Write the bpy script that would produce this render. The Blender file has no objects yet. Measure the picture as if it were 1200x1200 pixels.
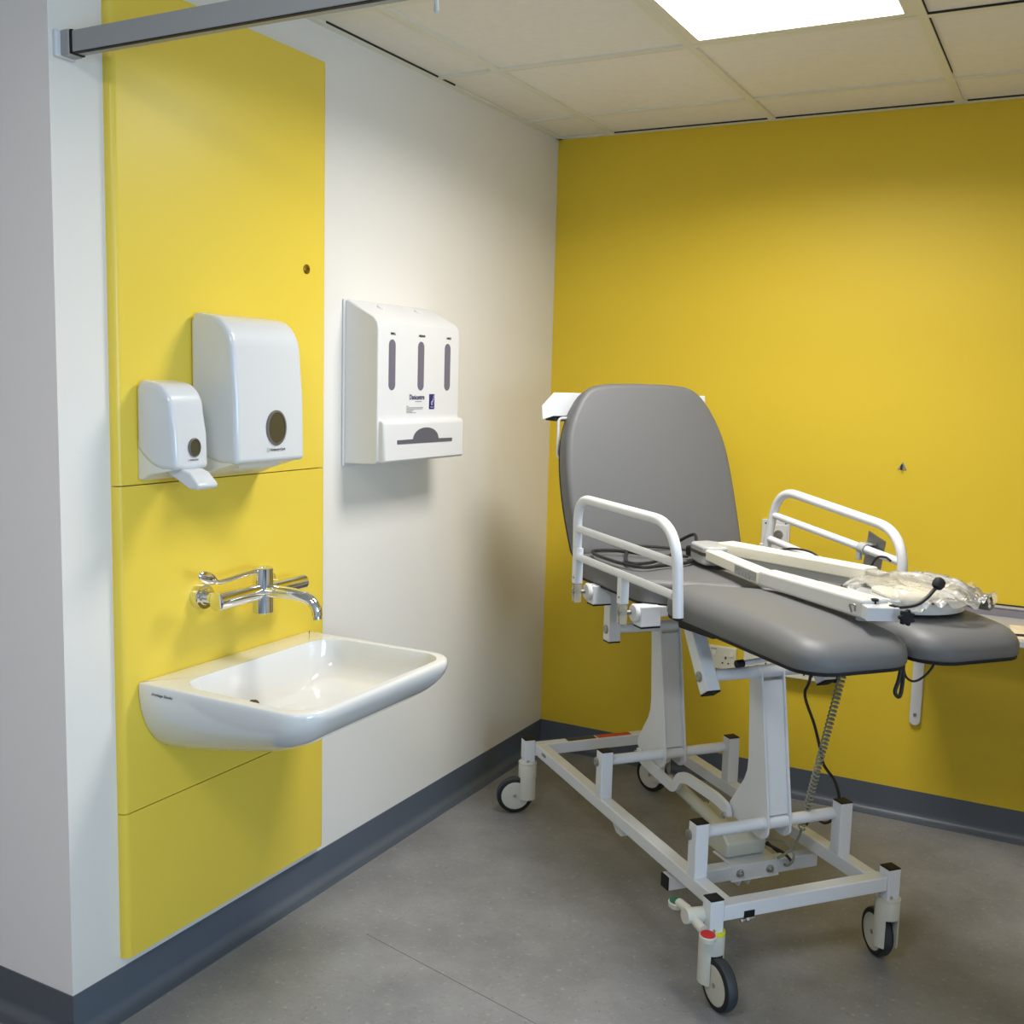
import bpy, bmesh, math, random
from mathutils import Vector, Matrix, noise
random.seed(7)
PI = math.pi
SC = bpy.context.scene
COL = SC.collection
V = Vector

# ------------------------------------------------------------------ camera
H = 2.3888
cam_d = bpy.data.cameras.new('camera')
cam = bpy.data.objects.new('camera', cam_d)
COL.objects.link(cam)
SC.camera = cam
yaw, pitch, roll = 0.4896, -0.1238, 0.0268
cyw, syw, cp, sp = math.cos(yaw), math.sin(yaw), math.cos(pitch), math.sin(pitch)
F = V((-syw*cp, cyw*cp, sp)); Rt = V((cyw, syw, 0)); Up = Rt.cross(F)
c_, s_ = math.cos(roll), math.sin(roll)
R2 = c_*Rt + s_*Up; U2 = -s_*Rt + c_*Up
m = Matrix((( R2.x, U2.x, -F.x), (R2.y, U2.y, -F.y), (R2.z, U2.z, -F.z))).to_4x4()
m.translation = V((1.8574, -3.7840, 1.4725))
cam.matrix_world = m
cam_d.sensor_width = 36.0
cam_d.lens = 36.0*1245.53/1200.0
cam_d.clip_start = 0.05

# ------------------------------------------------------------------ world, lights, exposure
W = bpy.data.worlds.new('world'); SC.world = W; W.use_nodes = True
bg = W.node_tree.nodes['Background']
bg.inputs[0].default_value = (0.62, 0.78, 1.0, 1); bg.inputs[1].default_value = 1.0
def area(name, loc, target, sx, sy, power, color):
    d = bpy.data.lights.new(name, 'AREA'); d.shape = 'RECTANGLE'; d.size = sx; d.size_y = sy
    d.energy = power; d.color = color
    o = bpy.data.objects.new(name, d); COL.objects.link(o); o.location = loc
    o.rotation_euler = (V(target)-V(loc)).to_track_quat('-Z', 'Y').to_euler()
    return o
area('window_daylight', (5.12, -3.95, 1.45), (0, -3.95, 1.45), 1.7, 1.2, 120.0, (0.48, 0.72, 1.0))
PANEL_WATTS = (27.0, 21.5)
SC.view_settings.view_transform = 'Standard'
SC.view_settings.look = 'None'
SC.view_settings.exposure = 0.0
SC.view_settings.gamma = 1.0
SC.view_settings.use_curve_mapping = False

# ------------------------------------------------------------------ materials
def srgb(r, g, b):
    f = lambda c: (c/255)/12.92 if c/255 <= 0.04045 else ((c/255+0.055)/1.055)**2.4
    return (f(r), f(g), f(b), 1)
def mat(name, col, rough=0.5, metal=0.0, coat=0.0, bump=None, spec=0.5, trans=0.0, var=None):
    M = bpy.data.materials.new(name); M.use_nodes = True
    nt = M.node_tree; b = nt.nodes['Principled BSDF']
    b.inputs['Base Color'].default_value = col
    b.inputs['Roughness'].default_value = rough
    b.inputs['Metallic'].default_value = metal
    b.inputs['Specular IOR Level'].default_value = spec
    if coat: b.inputs['Coat Weight'].default_value = coat; b.inputs['Coat Roughness'].default_value = 0.08
    if trans: b.inputs['Transmission Weight'].default_value = trans
    tc = nt.nodes.new('ShaderNodeTexCoord')
    if var:
        n = nt.nodes.new('ShaderNodeTexNoise'); n.inputs['Scale'].default_value = var[0]; n.inputs['Detail'].default_value = 4
        nt.links.new(tc.outputs['Object'], n.inputs['Vector'])
        r = nt.nodes.new('ShaderNodeValToRGB')
        r.color_ramp.elements[0].position = 0.3; r.color_ramp.elements[1].position = 0.7
        r.color_ramp.elements[0].color = tuple(c*(1-var[1]) for c in col[:3])+(1,)
        r.color_ramp.elements[1].color = tuple(min(1, c*(1+var[1])) for c in col[:3])+(1,)
        nt.links.new(n.outputs[0], r.inputs[0]); nt.links.new(r.outputs[0], b.inputs['Base Color'])
    if bump:
        n2 = nt.nodes.new('ShaderNodeTexNoise'); n2.inputs['Scale'].default_value = bump[0]; n2.inputs['Detail'].default_value = 3
        nt.links.new(tc.outputs['Object'], n2.inputs['Vector'])
        bp = nt.nodes.new('ShaderNodeBump'); bp.inputs['Strength'].default_value = bump[1]; bp.inputs['Distance'].default_value = bump[2]
        nt.links.new(n2.outputs[0], bp.inputs['Height']); nt.links.new(bp.outputs[0], b.inputs['Normal'])
    return M
M = {}
M['white_wall'] = mat('white_wall_paint', (0.77, 0.745, 0.70, 1), 0.55, bump=(220, 0.12, 0.002), spec=0.35)
M['pier_wall'] = mat('grey_white_wall_paint', (0.87, 0.78, 0.73, 1), 0.6, bump=(220, 0.12, 0.002), spec=0.3)
M['yellow_wall'] = mat('yellow_wall_paint', (0.76, 0.55, 0.035, 1), 0.5, bump=(180, 0.15, 0.002), spec=0.35)
M['yellow_panel'] = mat('yellow_laminate', (0.80, 0.60, 0.070, 1), 0.34, spec=0.45, bump=(900, 0.05, 0.001))
M['ceiling'] = mat('ceiling_tile', (0.82, 0.80, 0.76, 1), 0.8, bump=(60, 0.05, 0.002), var=(40, 0.02))
M['tbar'] = mat('ceiling_grid_enamel', (0.76, 0.75, 0.66, 1), 0.45)
M['skirting'] = mat('skirting_vinyl', srgb(86, 94, 106), 0.42, bump=(300, 0.05, 0.001))
M['skirting_dark'] = mat('dark_skirting_vinyl', srgb(88, 88, 94), 0.45)
M['dark_gap'] = mat('dark_gap', (0.02, 0.02, 0.018, 1), 0.8)
M['white_metal'] = mat('white_powder_coat', (0.73, 0.75, 0.79, 1), 0.32, coat=0.15, bump=(700, 0.05, 0.0005))
M['black_plastic'] = mat('black_plastic', (0.010, 0.010, 0.012, 1), 0.6, spec=0.25, bump=(500, 0.05, 0.0005))
M['rubber'] = mat('grey_tyre_rubber', srgb(52, 56, 62), 0.55)
M['rubber_black'] = mat('black_rubber', srgb(22, 23, 25), 0.6)
M['caster'] = mat('caster_plastic', srgb(206, 204, 194), 0.45)
M['hub'] = mat('caster_hub', srgb(200, 197, 186), 0.5)
M['steel'] = mat('bright_steel', (0.55, 0.55, 0.55, 1), 0.28, 1.0)
M['dull_steel'] = mat('dull_steel', (0.36, 0.36, 0.35, 1), 0.5, 1.0, var=(30, 0.15))
M['chrome'] = mat('chrome', (0.78, 0.78, 0.78, 1), 0.06, 1.0)
M['pad'] = mat('grey_vinyl', srgb(102, 103, 105), 0.52, spec=0.55, bump=(260, 0.10, 0.001))
M['ceramic'] = mat('white_ceramic', (0.74, 0.74, 0.73, 1), 0.12, coat=0.6)
M['gloss_white'] = mat('gloss_white_plastic', (0.64, 0.66, 0.685, 1), 0.2, coat=0.3)
M['satin_white'] = mat('satin_white_plastic', (0.69, 0.695, 0.71, 1), 0.38)
M['base_white'] = mat('pale_grey_plastic', (0.72, 0.72, 0.68, 1), 0.4)
M['window_dark'] = mat('smoked_window', srgb(70, 66, 52), 0.15)
M['window_rim'] = mat('grey_window_rim', srgb(105, 100, 96), 0.35)
M['slot'] = mat('slate_window', srgb(104, 102, 122), 0.25)
M['slot_dark'] = mat('dark_slot', srgb(88, 88, 102), 0.4)
M['ink'] = mat('black_ink', srgb(30, 30, 36), 0.5)
M['ink_purple'] = mat('dark_purple_ink', srgb(66, 58, 100), 0.5)
M['ink_grey'] = mat('grey_ink', srgb(150, 150, 160), 0.5)
M['navy'] = mat('navy_label', srgb(20, 18, 110), 0.4)
M['rail_grey'] = mat('grey_anodised_rail', srgb(165, 163, 162), 0.45, 0.1)
M['red'] = mat('red_disc', srgb(190, 22, 22), 0.4)
M['green'] = mat('green_disc', srgb(0, 105, 84), 0.4)
M['yellow_ring'] = mat('yellow_ring', srgb(225, 222, 60), 0.45)
M['sticker_red'] = mat('red_sticker', srgb(190, 72, 42), 0.5, var=(60, 0.25))
M['sticker_black'] = mat('black_sticker', srgb(50, 52, 50), 0.5, var=(60, 0.3))
M['sticker_grey'] = mat('printed_label', srgb(150, 152, 152), 0.5, var=(260, 0.45))
M['lamp_cream'] = mat('cream_plastic', srgb(232, 228, 212), 0.36)
M['lamp_grey'] = mat('pale_grey_casing', srgb(205, 205, 204), 0.38, var=(8, 0.03))
M['lamp_joint'] = mat('grey_joint', srgb(175, 178, 178), 0.35)
M['cable'] = mat('black_cable', (0.012, 0.012, 0.014, 1), 0.5)
M['coil'] = mat('grey_coil', srgb(140, 142, 130), 0.5)
M['motor'] = mat('actuator_plastic', srgb(196, 196, 184), 0.45)
M['socket'] = mat('socket_plastic', srgb(228, 226, 212), 0.35)
M['floor_seam'] = mat('floor_seam', srgb(84, 80, 77), 0.6)
M['clear_plastic'] = mat('clear_plastic', (0.9, 0.88, 0.8, 1), 0.15, trans=0.7)
M['orange'] = mat('orange_button', srgb(200, 80, 12), 0.35)
M['brass'] = mat('tarnished_brass', srgb(140, 112, 40), 0.35, 0.8)
M['wood'] = mat('pale_paper', srgb(240, 228, 206), 0.7, var=(35, 0.12))
M['shelf_grey'] = mat('grey_shelf_laminate', srgb(186, 186, 192), 0.45, var=(12, 0.04))
M['mid_grey'] = mat('mid_grey_edge', srgb(135, 132, 142), 0.45)

def emission_mat(name, col, strength):
    mt = bpy.data.materials.new(name); mt.use_nodes = True
    b = mt.node_tree.nodes['Principled BSDF']
    b.inputs['Base Color'].default_value = (0.9, 0.9, 0.9, 1)
    b.inputs['Emission Color'].default_value = col
    b.inputs['Emission Strength'].default_value = strength
    return mt
M['panel_light'] = emission_mat('led_diffuser', (1.0, 0.97, 0.92, 1), 2.5)

def floor_mat():
    mt = bpy.data.materials.new('speckled_grey_vinyl'); mt.use_nodes = True
    nt = mt.node_tree; b = nt.nodes['Principled BSDF']; N = nt.nodes.new; L = nt.links.new
    tc = N('ShaderNodeTexCoord')
    a = N('ShaderNodeTexNoise'); a.inputs['Scale'].default_value = 5; a.inputs['Detail'].default_value = 7; a.inputs['Roughness'].default_value = 0.65
    L(tc.outputs['Object'], a.inputs['Vector'])
    r = N('ShaderNodeValToRGB'); r.color_ramp.elements[0].position = 0.32; r.color_ramp.elements[1].position = 0.68
    r.color_ramp.elements[0].color = srgb(123, 123, 125); r.color_ramp.elements[1].color = srgb(144, 144, 146)
    L(a.outputs[0], r.inputs[0])
    n = N('ShaderNodeTexNoise'); n.inputs['Scale'].default_value = 70; n.inputs['Detail'].default_value = 3
    L(tc.outputs['Object'], n.inputs['Vector'])
    r2 = N('ShaderNodeValToRGB'); r2.color_ramp.elements[0].position = 0.60; r2.color_ramp.elements[1].position = 0.72
    r2.color_ramp.elements[0].color = (0, 0, 0, 1); r2.color_ramp.elements[1].color = (0.5, 0.5, 0.5, 1)
    L(n.outputs[0], r2.inputs[0])
    mx = N('ShaderNodeMixRGB'); mx.inputs[2].default_value = srgb(172, 168, 162)
    L(r2.outputs[0], mx.inputs[0]); L(r.outputs[0], mx.inputs[1])
    n3 = N('ShaderNodeTexNoise'); n3.inputs['Scale'].default_value = 95; n3.inputs['Detail'].default_value = 2
    mp = N('ShaderNodeMapping'); mp.inputs['Location'].default_value = (7, 3, 1)
    L(tc.outputs['Object'], mp.inputs[0]); L(mp.outputs[0], n3.inputs['Vector'])
    r3 = N('ShaderNodeValToRGB'); r3.color_ramp.elements[0].position = 0.62; r3.color_ramp.elements[1].position = 0.74
    r3.color_ramp.elements[0].color = (0, 0, 0, 1); r3.color_ramp.elements[1].color = (0.45, 0.45, 0.45, 1)
    L(n3.outputs[0], r3.inputs[0])
    mx2 = N('ShaderNodeMixRGB'); mx2.inputs[2].default_value = srgb(92, 88, 84)
    L(r3.outputs[0], mx2.inputs[0]); L(mx.outputs[0], mx2.inputs[1])
    L(mx2.outputs[0], b.inputs['Base Color'])
    b.inputs['Roughness'].default_value = 0.38
    b.inputs['Specular IOR Level'].default_value = 0.4
    bp = N('ShaderNodeBump'); bp.inputs['Strength'].default_value = 0.12; bp.inputs['Distance'].default_value = 0.002
    L(n.outputs[0], bp.inputs['Height']); L(bp.outputs[0], b.inputs['Normal'])
    return mt
M['floor'] = floor_mat()
def film_mat():
    mt = bpy.data.materials.new('clear_polythene_film'); mt.use_nodes = True
    nt = mt.node_tree; nt.nodes.clear(); N = nt.nodes.new; L = nt.links.new
    out = N('ShaderNodeOutputMaterial'); tr = N('ShaderNodeBsdfTransparent'); tr.inputs[0].default_value = (0.96, 0.95, 0.92, 1)
    gl = N('ShaderNodeBsdfGlossy'); gl.inputs['Roughness'].default_value = 0.24
    df = N('ShaderNodeBsdfTranslucent'); df.inputs[0].default_value = (0.9, 0.88, 0.8, 1)
    d2 = N('ShaderNodeBsdfDiffuse'); d2.inputs[0].default_value = (0.9, 0.88, 0.82, 1)
    lw = N('ShaderNodeLayerWeight'); lw.inputs[0].default_value = 0.3
    m0 = N('ShaderNodeMixShader'); m0.inputs[0].default_value = 0.5; L(df.outputs[0], m0.inputs[1]); L(d2.outputs[0], m0.inputs[2])
    m1 = N('ShaderNodeMixShader'); m1.inputs[0].default_value = 0.34; L(tr.outputs[0], m1.inputs[1]); L(m0.outputs[0], m1.inputs[2])
    m2 = N('ShaderNodeMixShader'); L(lw.outputs['Fresnel'], m2.inputs[0]); L(m1.outputs[0], m2.inputs[1]); L(gl.outputs[0], m2.inputs[2])
    L(m2.outputs[0], out.inputs[0])
    return mt
M['film'] = film_mat()

# ------------------------------------------------------------------ mesh helpers
def finish(name, bm, mt, parent=None, smooth=35, bevel=0, base=None, bseg=2):
    bmesh.ops.remove_doubles(bm, verts=bm.verts, dist=1e-6)
    bmesh.ops.recalc_face_normals(bm, faces=bm.faces)
    if base is not None: bmesh.ops.translate(bm, verts=bm.verts, vec=-V(base))
    me = bpy.data.meshes.new(name); bm.to_mesh(me); bm.free()
    me.materials.append(M[mt] if isinstance(mt, str) else mt)
    if smooth:
        for p in me.polygons: p.use_smooth = True
        me.set_sharp_from_angle(angle=math.radians(smooth))
    o = bpy.data.objects.new(name, me); COL.objects.link(o)
    if parent is not None: o.parent = parent
    if bevel:
        b = o.modifiers.new('bevel', 'BEVEL'); b.width = bevel; b.segments = bseg; b.limit_method = 'ANGLE'; b.angle_limit = math.radians(40)
        b.harden_normals = False
    return o
def tag(o, label=None, cat=None, group=None, kind=None):
    if label: o['label'] = label
    if cat: o['category'] = cat
    if group: o['group'] = group
    if kind: o['kind'] = kind
    return o
def empty(name, loc, rz=0):
    o = bpy.data.objects.new(name, None); COL.objects.link(o); o.location = loc; o.rotation_euler = (0, 0, rz); o.empty_display_size = 0.05
    return o
BM = bmesh.new
def box(bm, x0, x1, y0, y1, z0, z1):
    vs = [bm.verts.new((x, y, z)) for x in (x0, x1) for y in (y0, y1) for z in (z0, z1)]
    for f in ((0,1,3,2),(4,6,7,5),(0,4,5,1),(2,3,7,6),(0,2,6,4),(1,5,7,3)): bm.faces.new([vs[i] for i in f])
    return vs
def frame(p0, p1, upv=(0, 0, 1)):
    d = (V(p1)-V(p0)).normalized(); u = V(upv)
    if abs(d.dot(u)) > 0.98: u = V((1, 0, 0))
    s = d.cross(u).normalized(); t = s.cross(d).normalized()
    return d, s, t
def beam(bm, p0, p1, w, h, upv=(0, 0, 1)):
    d, s, t = frame(p0, p1, upv); vs = []
    for P in (V(p0), V(p1)):
        for a, b in ((-1,-1),(1,-1),(1,1),(-1,1)): vs.append(bm.verts.new(P+s*a*w/2+t*b*h/2))
    bm.faces.new(vs[3::-1]); bm.faces.new(vs[4:])
    for i in range(4): j = (i+1) % 4; bm.faces.new((vs[i], vs[j], vs[4+j], vs[4+i]))
def cyl(bm, p0, p1, r, n=24, r1=None):
    d, s, t = frame(p0, p1); r1 = r if r1 is None else r1; rings = []
    for P, rr in ((V(p0), r), (V(p1), r1)):
        rings.append([bm.verts.new(P+(s*math.cos(2*PI*k/n)+t*math.sin(2*PI*k/n))*rr) for k in range(n)])
    for k in range(n): j = (k+1) % n; bm.faces.new((rings[0][k], rings[0][j], rings[1][j], rings[1][k]))
    bm.faces.new(rings[0][::-1]); bm.faces.new(rings[1])
def lathe(bm, p0, axis, prof, n=32):
    """prof: (distance along axis, radius) pairs"""
    d = V(axis).normalized(); _, s, t = frame((0,0,0), d); rings = []
    for a, r in prof:
        if r < 1e-6: rings.append([bm.verts.new(V(p0)+d*a)])
        else: rings.append([bm.verts.new(V(p0)+d*a+(s*math.cos(2*PI*k/n)+t*math.sin(2*PI*k/n))*r) for k in range(n)])
    for A, B in zip(rings, rings[1:]):
        for k in range(n):
            j = (k+1) % n
            if len(A) == 1 and len(B) == 1: continue
            if len(A) == 1: bm.faces.new((A[0], B[j], B[k]))
            elif len(B) == 1: bm.faces.new((A[k], A[j], B[0]))
            else: bm.faces.new((A[k], A[j], B[j], B[k]))
    if len(rings[0]) > 1: bm.faces.new(rings[0][::-1])
    if len(rings[-1]) > 1: bm.faces.new(rings[-1])
def fillet(pts, r, seg=8):
    out = [V(pts[0])]
    for i in range(1, len(pts)-1):
        A, B, C = V(pts[i-1]), V(pts[i]), V(pts[i+1])
        rr = r[i] if isinstance(r, (list, tuple)) else r
        d1 = (A-B); d2 = (C-B); rr = min(rr, d1.length*0.49, d2.length*0.49)
        if rr < 1e-5: out.append(B); continue
        p, q = B+d1.normalized()*rr, B+d2.normalized()*rr
        for k in range(seg+1):
            t = k/seg; out.append((1-t)**2*p+2*t*(1-t)*B+t*t*q)
    out.append(V(pts[-1]))
    return out
def smooth_path(pts, n=8):
    P = [V(p) for p in pts]; P = [P[0]*2-P[1]]+P+[P[-1]*2-P[-2]]; out = []
    for i in range(1, len(P)-2):
        for k in range(n):
            t = k/n; a, b, c, d = P[i-1], P[i], P[i+1], P[i+2]
            out.append(0.5*((2*b)+(-a+c)*t+(2*a-5*b+4*c-d)*t*t+(-a+3*b-3*c+d)*t**3))
    out.append(P[-2]); return out
def sweep(bm, path, r, n=12, cap=True):
    path = [V(p) for p in path]; rings = []; prev = None
    for i, P in enumerate(path):
        a = path[max(0, i-1)]; b = path[min(len(path)-1, i+1)]; d = (b-a).normalized()
        if prev is None: _, s, t = frame((0,0,0), d)
        else:
            s = (prev-d*prev.dot(d))
            s = s.normalized() if s.length > 1e-6 else frame((0,0,0), d)[1]
            t = s.cross(d)
        prev = s; rr = r(i/(len(path)-1)) if callable(r) else r
        rings.append([bm.verts.new(P+(s*math.cos(2*PI*k/n)+t*math.sin(2*PI*k/n))*rr) for k in range(n)])
    for A, B in zip(rings, rings[1:]):
        for k in range(n): j = (k+1) % n; bm.faces.new((A[k], A[j], B[j], B[k]))
    if cap: bm.faces.new(rings[0][::-1]); bm.faces.new(rings[-1])
def prism(bm, pts, o, X, Y, Z, d0, d1):
    """2D outline pts in plane (X,Y) at origin o, extruded along Z from d0 to d1"""
    o, X, Y, Z = V(o), V(X), V(Y), V(Z)
    a = [bm.verts.new(o+X*p[0]+Y*p[1]+Z*d0) for p in pts]; b = [bm.verts.new(o+X*p[0]+Y*p[1]+Z*d1) for p in pts]
    n = len(pts); bm.faces.new(a[::-1]); bm.faces.new(b)
    for k in range(n): j = (k+1) % n; bm.faces.new((a[k], a[j], b[j], b[k]))
def round_poly(pts, r, seg=8):
    n = len(pts); out = []
    for i in range(n):
        A, B, C = V(pts[i-1]), V(pts[i]), V(pts[(i+1) % n]); rr = r[i] if isinstance(r, (list, tuple)) else r
        d1 = A-B; d2 = C-B
        ang = d1.angle(d2); tl = rr/math.tan(ang/2) if rr else 0
        tl = min(tl, d1.length*0.5, d2.length*0.5)
        if tl < 1e-6: out.append(B); continue
        p, q = B+d1.normalized()*tl, B+d2.normalized()*tl; re = tl*math.tan(ang/2)
        bis = (d1.normalized()+d2.normalized())
        if bis.length < 1e-4: out += [p, q]; continue
        cc = B+bis.normalized()*(re/math.sin(ang/2)); a0 = math.atan2(p.y-cc.y, p.x-cc.x); a1 = math.atan2(q.y-cc.y, q.x-cc.x)
        da = (a1-a0+PI) % (2*PI)-PI
        for k in range(seg+1): out.append(V((cc.x+re*math.cos(a0+da*k/seg), cc.y+re*math.sin(a0+da*k/seg))))
    return out
def dense(pts, step):
    out = []
    for i in range(len(pts)):
        a, b = pts[i], pts[(i+1) % len(pts)]; n = max(1, int((b-a).length/step))
        for k in range(n): out.append(a.lerp(b, k/n))
    return out
def inset(pts, d):
    n = len(pts); area2 = sum(pts[i].x*pts[(i+1) % n].y-pts[(i+1) % n].x*pts[i].y for i in range(n)); sg = 1 if area2 > 0 else -1
    out = []
    for i in range(n):
        t = (pts[(i+1) % n]-pts[i-1]).normalized(); out.append(pts[i]+V((-t.y, t.x))*d*sg)
    return out
def pad_mesh(bm, outline, prof, o=(0,0,0), X=(1,0,0), Y=(0,1,0), Z=(0,0,1), deform=None, step=0.015):
    """upholstered pad: outline (2D), prof = [(inset, height)...]; the top is filled by rings shrinking to the middle"""
    o, X, Y, Z = V(o), V(X), V(Y), V(Z); pts = dense([V(p) for p in outline], step); rings = []
    def mk(ps, h):
        r = []
        for p in ps:
            P = o+X*p.x+Y*p.y+Z*h
            if deform: P = deform(P)
            r.append(bm.verts.new(P))
        return r
    for ins, h in prof: last = inset(pts, ins); rings.append(mk(last, h))
    c = sum(last, V((0, 0)))/len(last); hl = prof[-1][1]
    for s, dh in ((0.8, 0.0015), (0.5, 0.003), (0.2, 0.0035)): rings.append(mk([c+(p-c)*s for p in last], hl+dh))
    n = len(pts)
    for A, B in zip(rings, rings[1:]):
        for k in range(n): j = (k+1) % n; bm.faces.new((A[k], A[j], B[j], B[k]))
    bm.faces.new(rings[0][::-1]); bm.faces.new(rings[-1])
def ellipse(cx, cy, rx, ry, n=36): return [V((cx+rx*math.cos(2*PI*k/n), cy+ry*math.sin(2*PI*k/n))) for k in range(n)]
def text(name, body, o, X, Y, size, mt, parent, base=(0,0,0), squeeze=1.0, shear=0.0, align='LEFT', bold=0.0):
    cu = bpy.data.curves.new(name, 'FONT'); cu.body = body; cu.size = size; cu.align_x = align; cu.resolution_u = 3; cu.shear = shear; cu.offset = bold
    tmp = bpy.data.objects.new(name+'_tmp', cu); COL.objects.link(tmp)
    dg = bpy.context.evaluated_depsgraph_get(); me = bpy.data.meshes.new_from_object(tmp.evaluated_get(dg))
    bpy.data.objects.remove(tmp)
    X, Y = V(X).normalized(), V(Y).normalized(); Zv = X.cross(Y)
    for v in me.vertices: v.co = V(o)+X*v.co.x*squeeze+Y*v.co.y+Zv*0.0003-V(base)
    me.materials.clear(); me.materials.append(M[mt]); me.name = name
    ob = bpy.data.objects.new(name, me); COL.objects.link(ob); ob.parent = parent
    return ob

# ================================================================== THE ROOM
RX0, RX1, RY0 = -1.5, 5.0, -6.0     # the room beyond the frame
YP = -2.2934                       # outer corner of the pier
HS = 0.0992                        # skirting height
b = BM(); box(b, RX0-.1, RX1+.1, RY0-.1, .1, -.08, 0); tag(finish('floor', b, 'floor', smooth=0), kind='structure')
b = BM(); box(b, -.12, 0, YP+.001, .12, 0, H+.15); tag(finish('wall_left', b, 'white_wall', smooth=0), kind='structure')
b = BM(); box(b, RX0-.1, 0, YP, YP+.001, 0, H+.15); box(b, RX0-.1, -.12, YP+.001, YP+.12, 0, H+.15); tag(finish('wall_pier', b, 'pier_wall', smooth=0), kind='structure')
b = BM(); box(b, 0, RX1+.12, 0, .12, 0, H+.15); tag(finish('wall_back', b, 'yellow_wall', smooth=0), kind='structure')
b = BM(); box(b, RX0-.12, RX0, RY0-.12, YP, 0, H+.15); tag(finish('wall_far_left', b, 'white_wall', smooth=0), kind='structure')
SHIELD_X = 2.75
b = BM(); box(b, SHIELD_X, SHIELD_X+.12, -2.30, 0, 0, H+.15); tag(finish('wall_light_shield', b, 'white_wall', smooth=0), kind='structure')  # unseen partition, added to keep window daylight off the yellow wall
b = BM(); box(b, RX0, RX1+.12, RY0-.12, RY0, 0, H+.15); tag(finish('wall_front', b, 'white_wall', smooth=0), kind='structure')
b = BM()
WY0, WY1, WZ0, WZ1 = -4.80, -3.10, .85, 2.05
box(b, RX1, RX1+.12, RY0, WY0, 0, H+.15); box(b, RX1, RX1+.12, WY1, 0, 0, H+.15)
box(b, RX1, RX1+.12, WY0, WY1, 0, WZ0); box(b, RX1, RX1+.12, WY0, WY1, WZ1, H+.15)
tag(finish('wall_right', b, 'white_wall', smooth=0), kind='structure')
b = BM()
for y in (WY0+.02, (WY0+WY1)/2, WY1-.02): box(b, RX1+.03, RX1+.09, y-.025, y+.025, WZ0, WZ1)
for z in (WZ0+.025, WZ1-.025): box(b, RX1+.03, RX1+.09, WY0, WY1, z-.025, z+.025)
tag(finish('window_1', b, 'satin_white', smooth=0, bevel=.004), kind='structure')

# ceiling: tiles between exposed T bars, lighting panels let into it
XG = [0.2267+.6*k for k in range(-3, 7)]; YG = [-0.2892-.6*k for k in range(0, 10)]
LIGHTS = [(1.1267, -1.1892), (1.1267, -3.5892)]
b = BM()
xs = sorted(set([RX0]+[x for x in XG if RX0 < x < RX1]+[RX1])); ys = sorted(set([RY0]+[y for y in YG if RY0 < y < 0]+[0]))
for i in range(len(xs)-1):
    for j in range(len(ys)-1):
        cx, cy = (xs[i]+xs[i+1])/2, (ys[j]+ys[j+1])/2
        if any(abs(cx-l[0]) < .1 and abs(cy-l[1]) < .1 for l in LIGHTS): continue
        box(b, xs[i]+.003, xs[i+1]-.003, ys[j]+.003, ys[j+1]-.003, H+.004, H+.02)
box(b, RX0, RX1, RY0, 0, H+.12, H+.15)
tag(finish('ceiling', b, 'ceiling', smooth=0), kind='structure')
b = BM()
for x in XG:
    if RX0 < x < RX1: box(b, x-.012, x+.012, RY0, 0, H-.002, H+.004)
for y in YG:
    if y > RY0: box(b, RX0, RX1, y-.012, y+.012, H-.0015, H+.0042)
for a in ((0, RX1, -.022, 0), (0, .022, YP, 0), (RX0, .0, YP-.022, YP), (RX1-.022, RX1, RY0, 0)): box(b, a[0], a[1], a[2], a[3], H-.003, H+.003)
tag(finish('trim_1', b, 'tbar', smooth=0), kind='structure')
b = BM()   # dark strips painted in for the shade where some tiles sit proud of the grid
for (x0, x1, y0, y1) in ((.0222, .0242, -1.45, -.80), (.84, 1.41, -.0234, -.022), (.24, .815, -.0232, -.022), (1.45, 2.0, -.0234, -.022), (1.4395, 1.441, -1.2, -.36), (1.44, 2.01, -.904, -.9015), (.23, .80, -.8765, -.8755)):
    box(b, x0, x1, y0, y1, H-.0012, H+.004)
tag(finish('trim_2', b, 'dark_gap', smooth=0), kind='structure')

# coved vinyl skirting
def skirting(name, p0, p1, nrm, mt, length_out=.045):
    bb = BM(); p0, p1, nrm = V(p0), V(p1), V(nrm); prof = [(0, HS), (.003, HS)]
    for k in range(7):
        a = PI/2*k/6; prof.append((.003+.024*(1-math.cos(a)), .0265-.024*math.sin(a)))
    prof += [(length_out, .0022), (length_out, 0), (0, 0)]
    d = (p1-p0); L = d.length; d.normalize()
    prism(bb, prof, p0, nrm, (0, 0, 1), d, 0, L)
    return tag(finish(name, bb, mt, smooth=30), kind='structure')
skirting('baseboard_left', (0, YP, 0), (0, 0, 0), (1, 0, 0), 'skirting')
skirting('baseboard_back', (0, 0, 0), (SHIELD_X, 0, 0), (0, -1, 0), 'skirting')
skirting('baseboard_shield', (SHIELD_X, -2.3, 0), (SHIELD_X, 0, 0), (-1, 0, 0), 'skirting')
skirting('baseboard_pier', (RX0, YP, 0), (0.003, YP, 0), (0, -1, 0), 'skirting_dark')
skirting('baseboard_right', (RX1, RY0, 0), (RX1, 0, 0), (-1, 0, 0), 'skirting')
b = BM(); beam(b, (0.29, -1.60, .0001), (1.02, -1.76, .0001), .0015, .0004)
tag(finish('trim_3', b, 'floor_seam', smooth=0), kind='structure')

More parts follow.
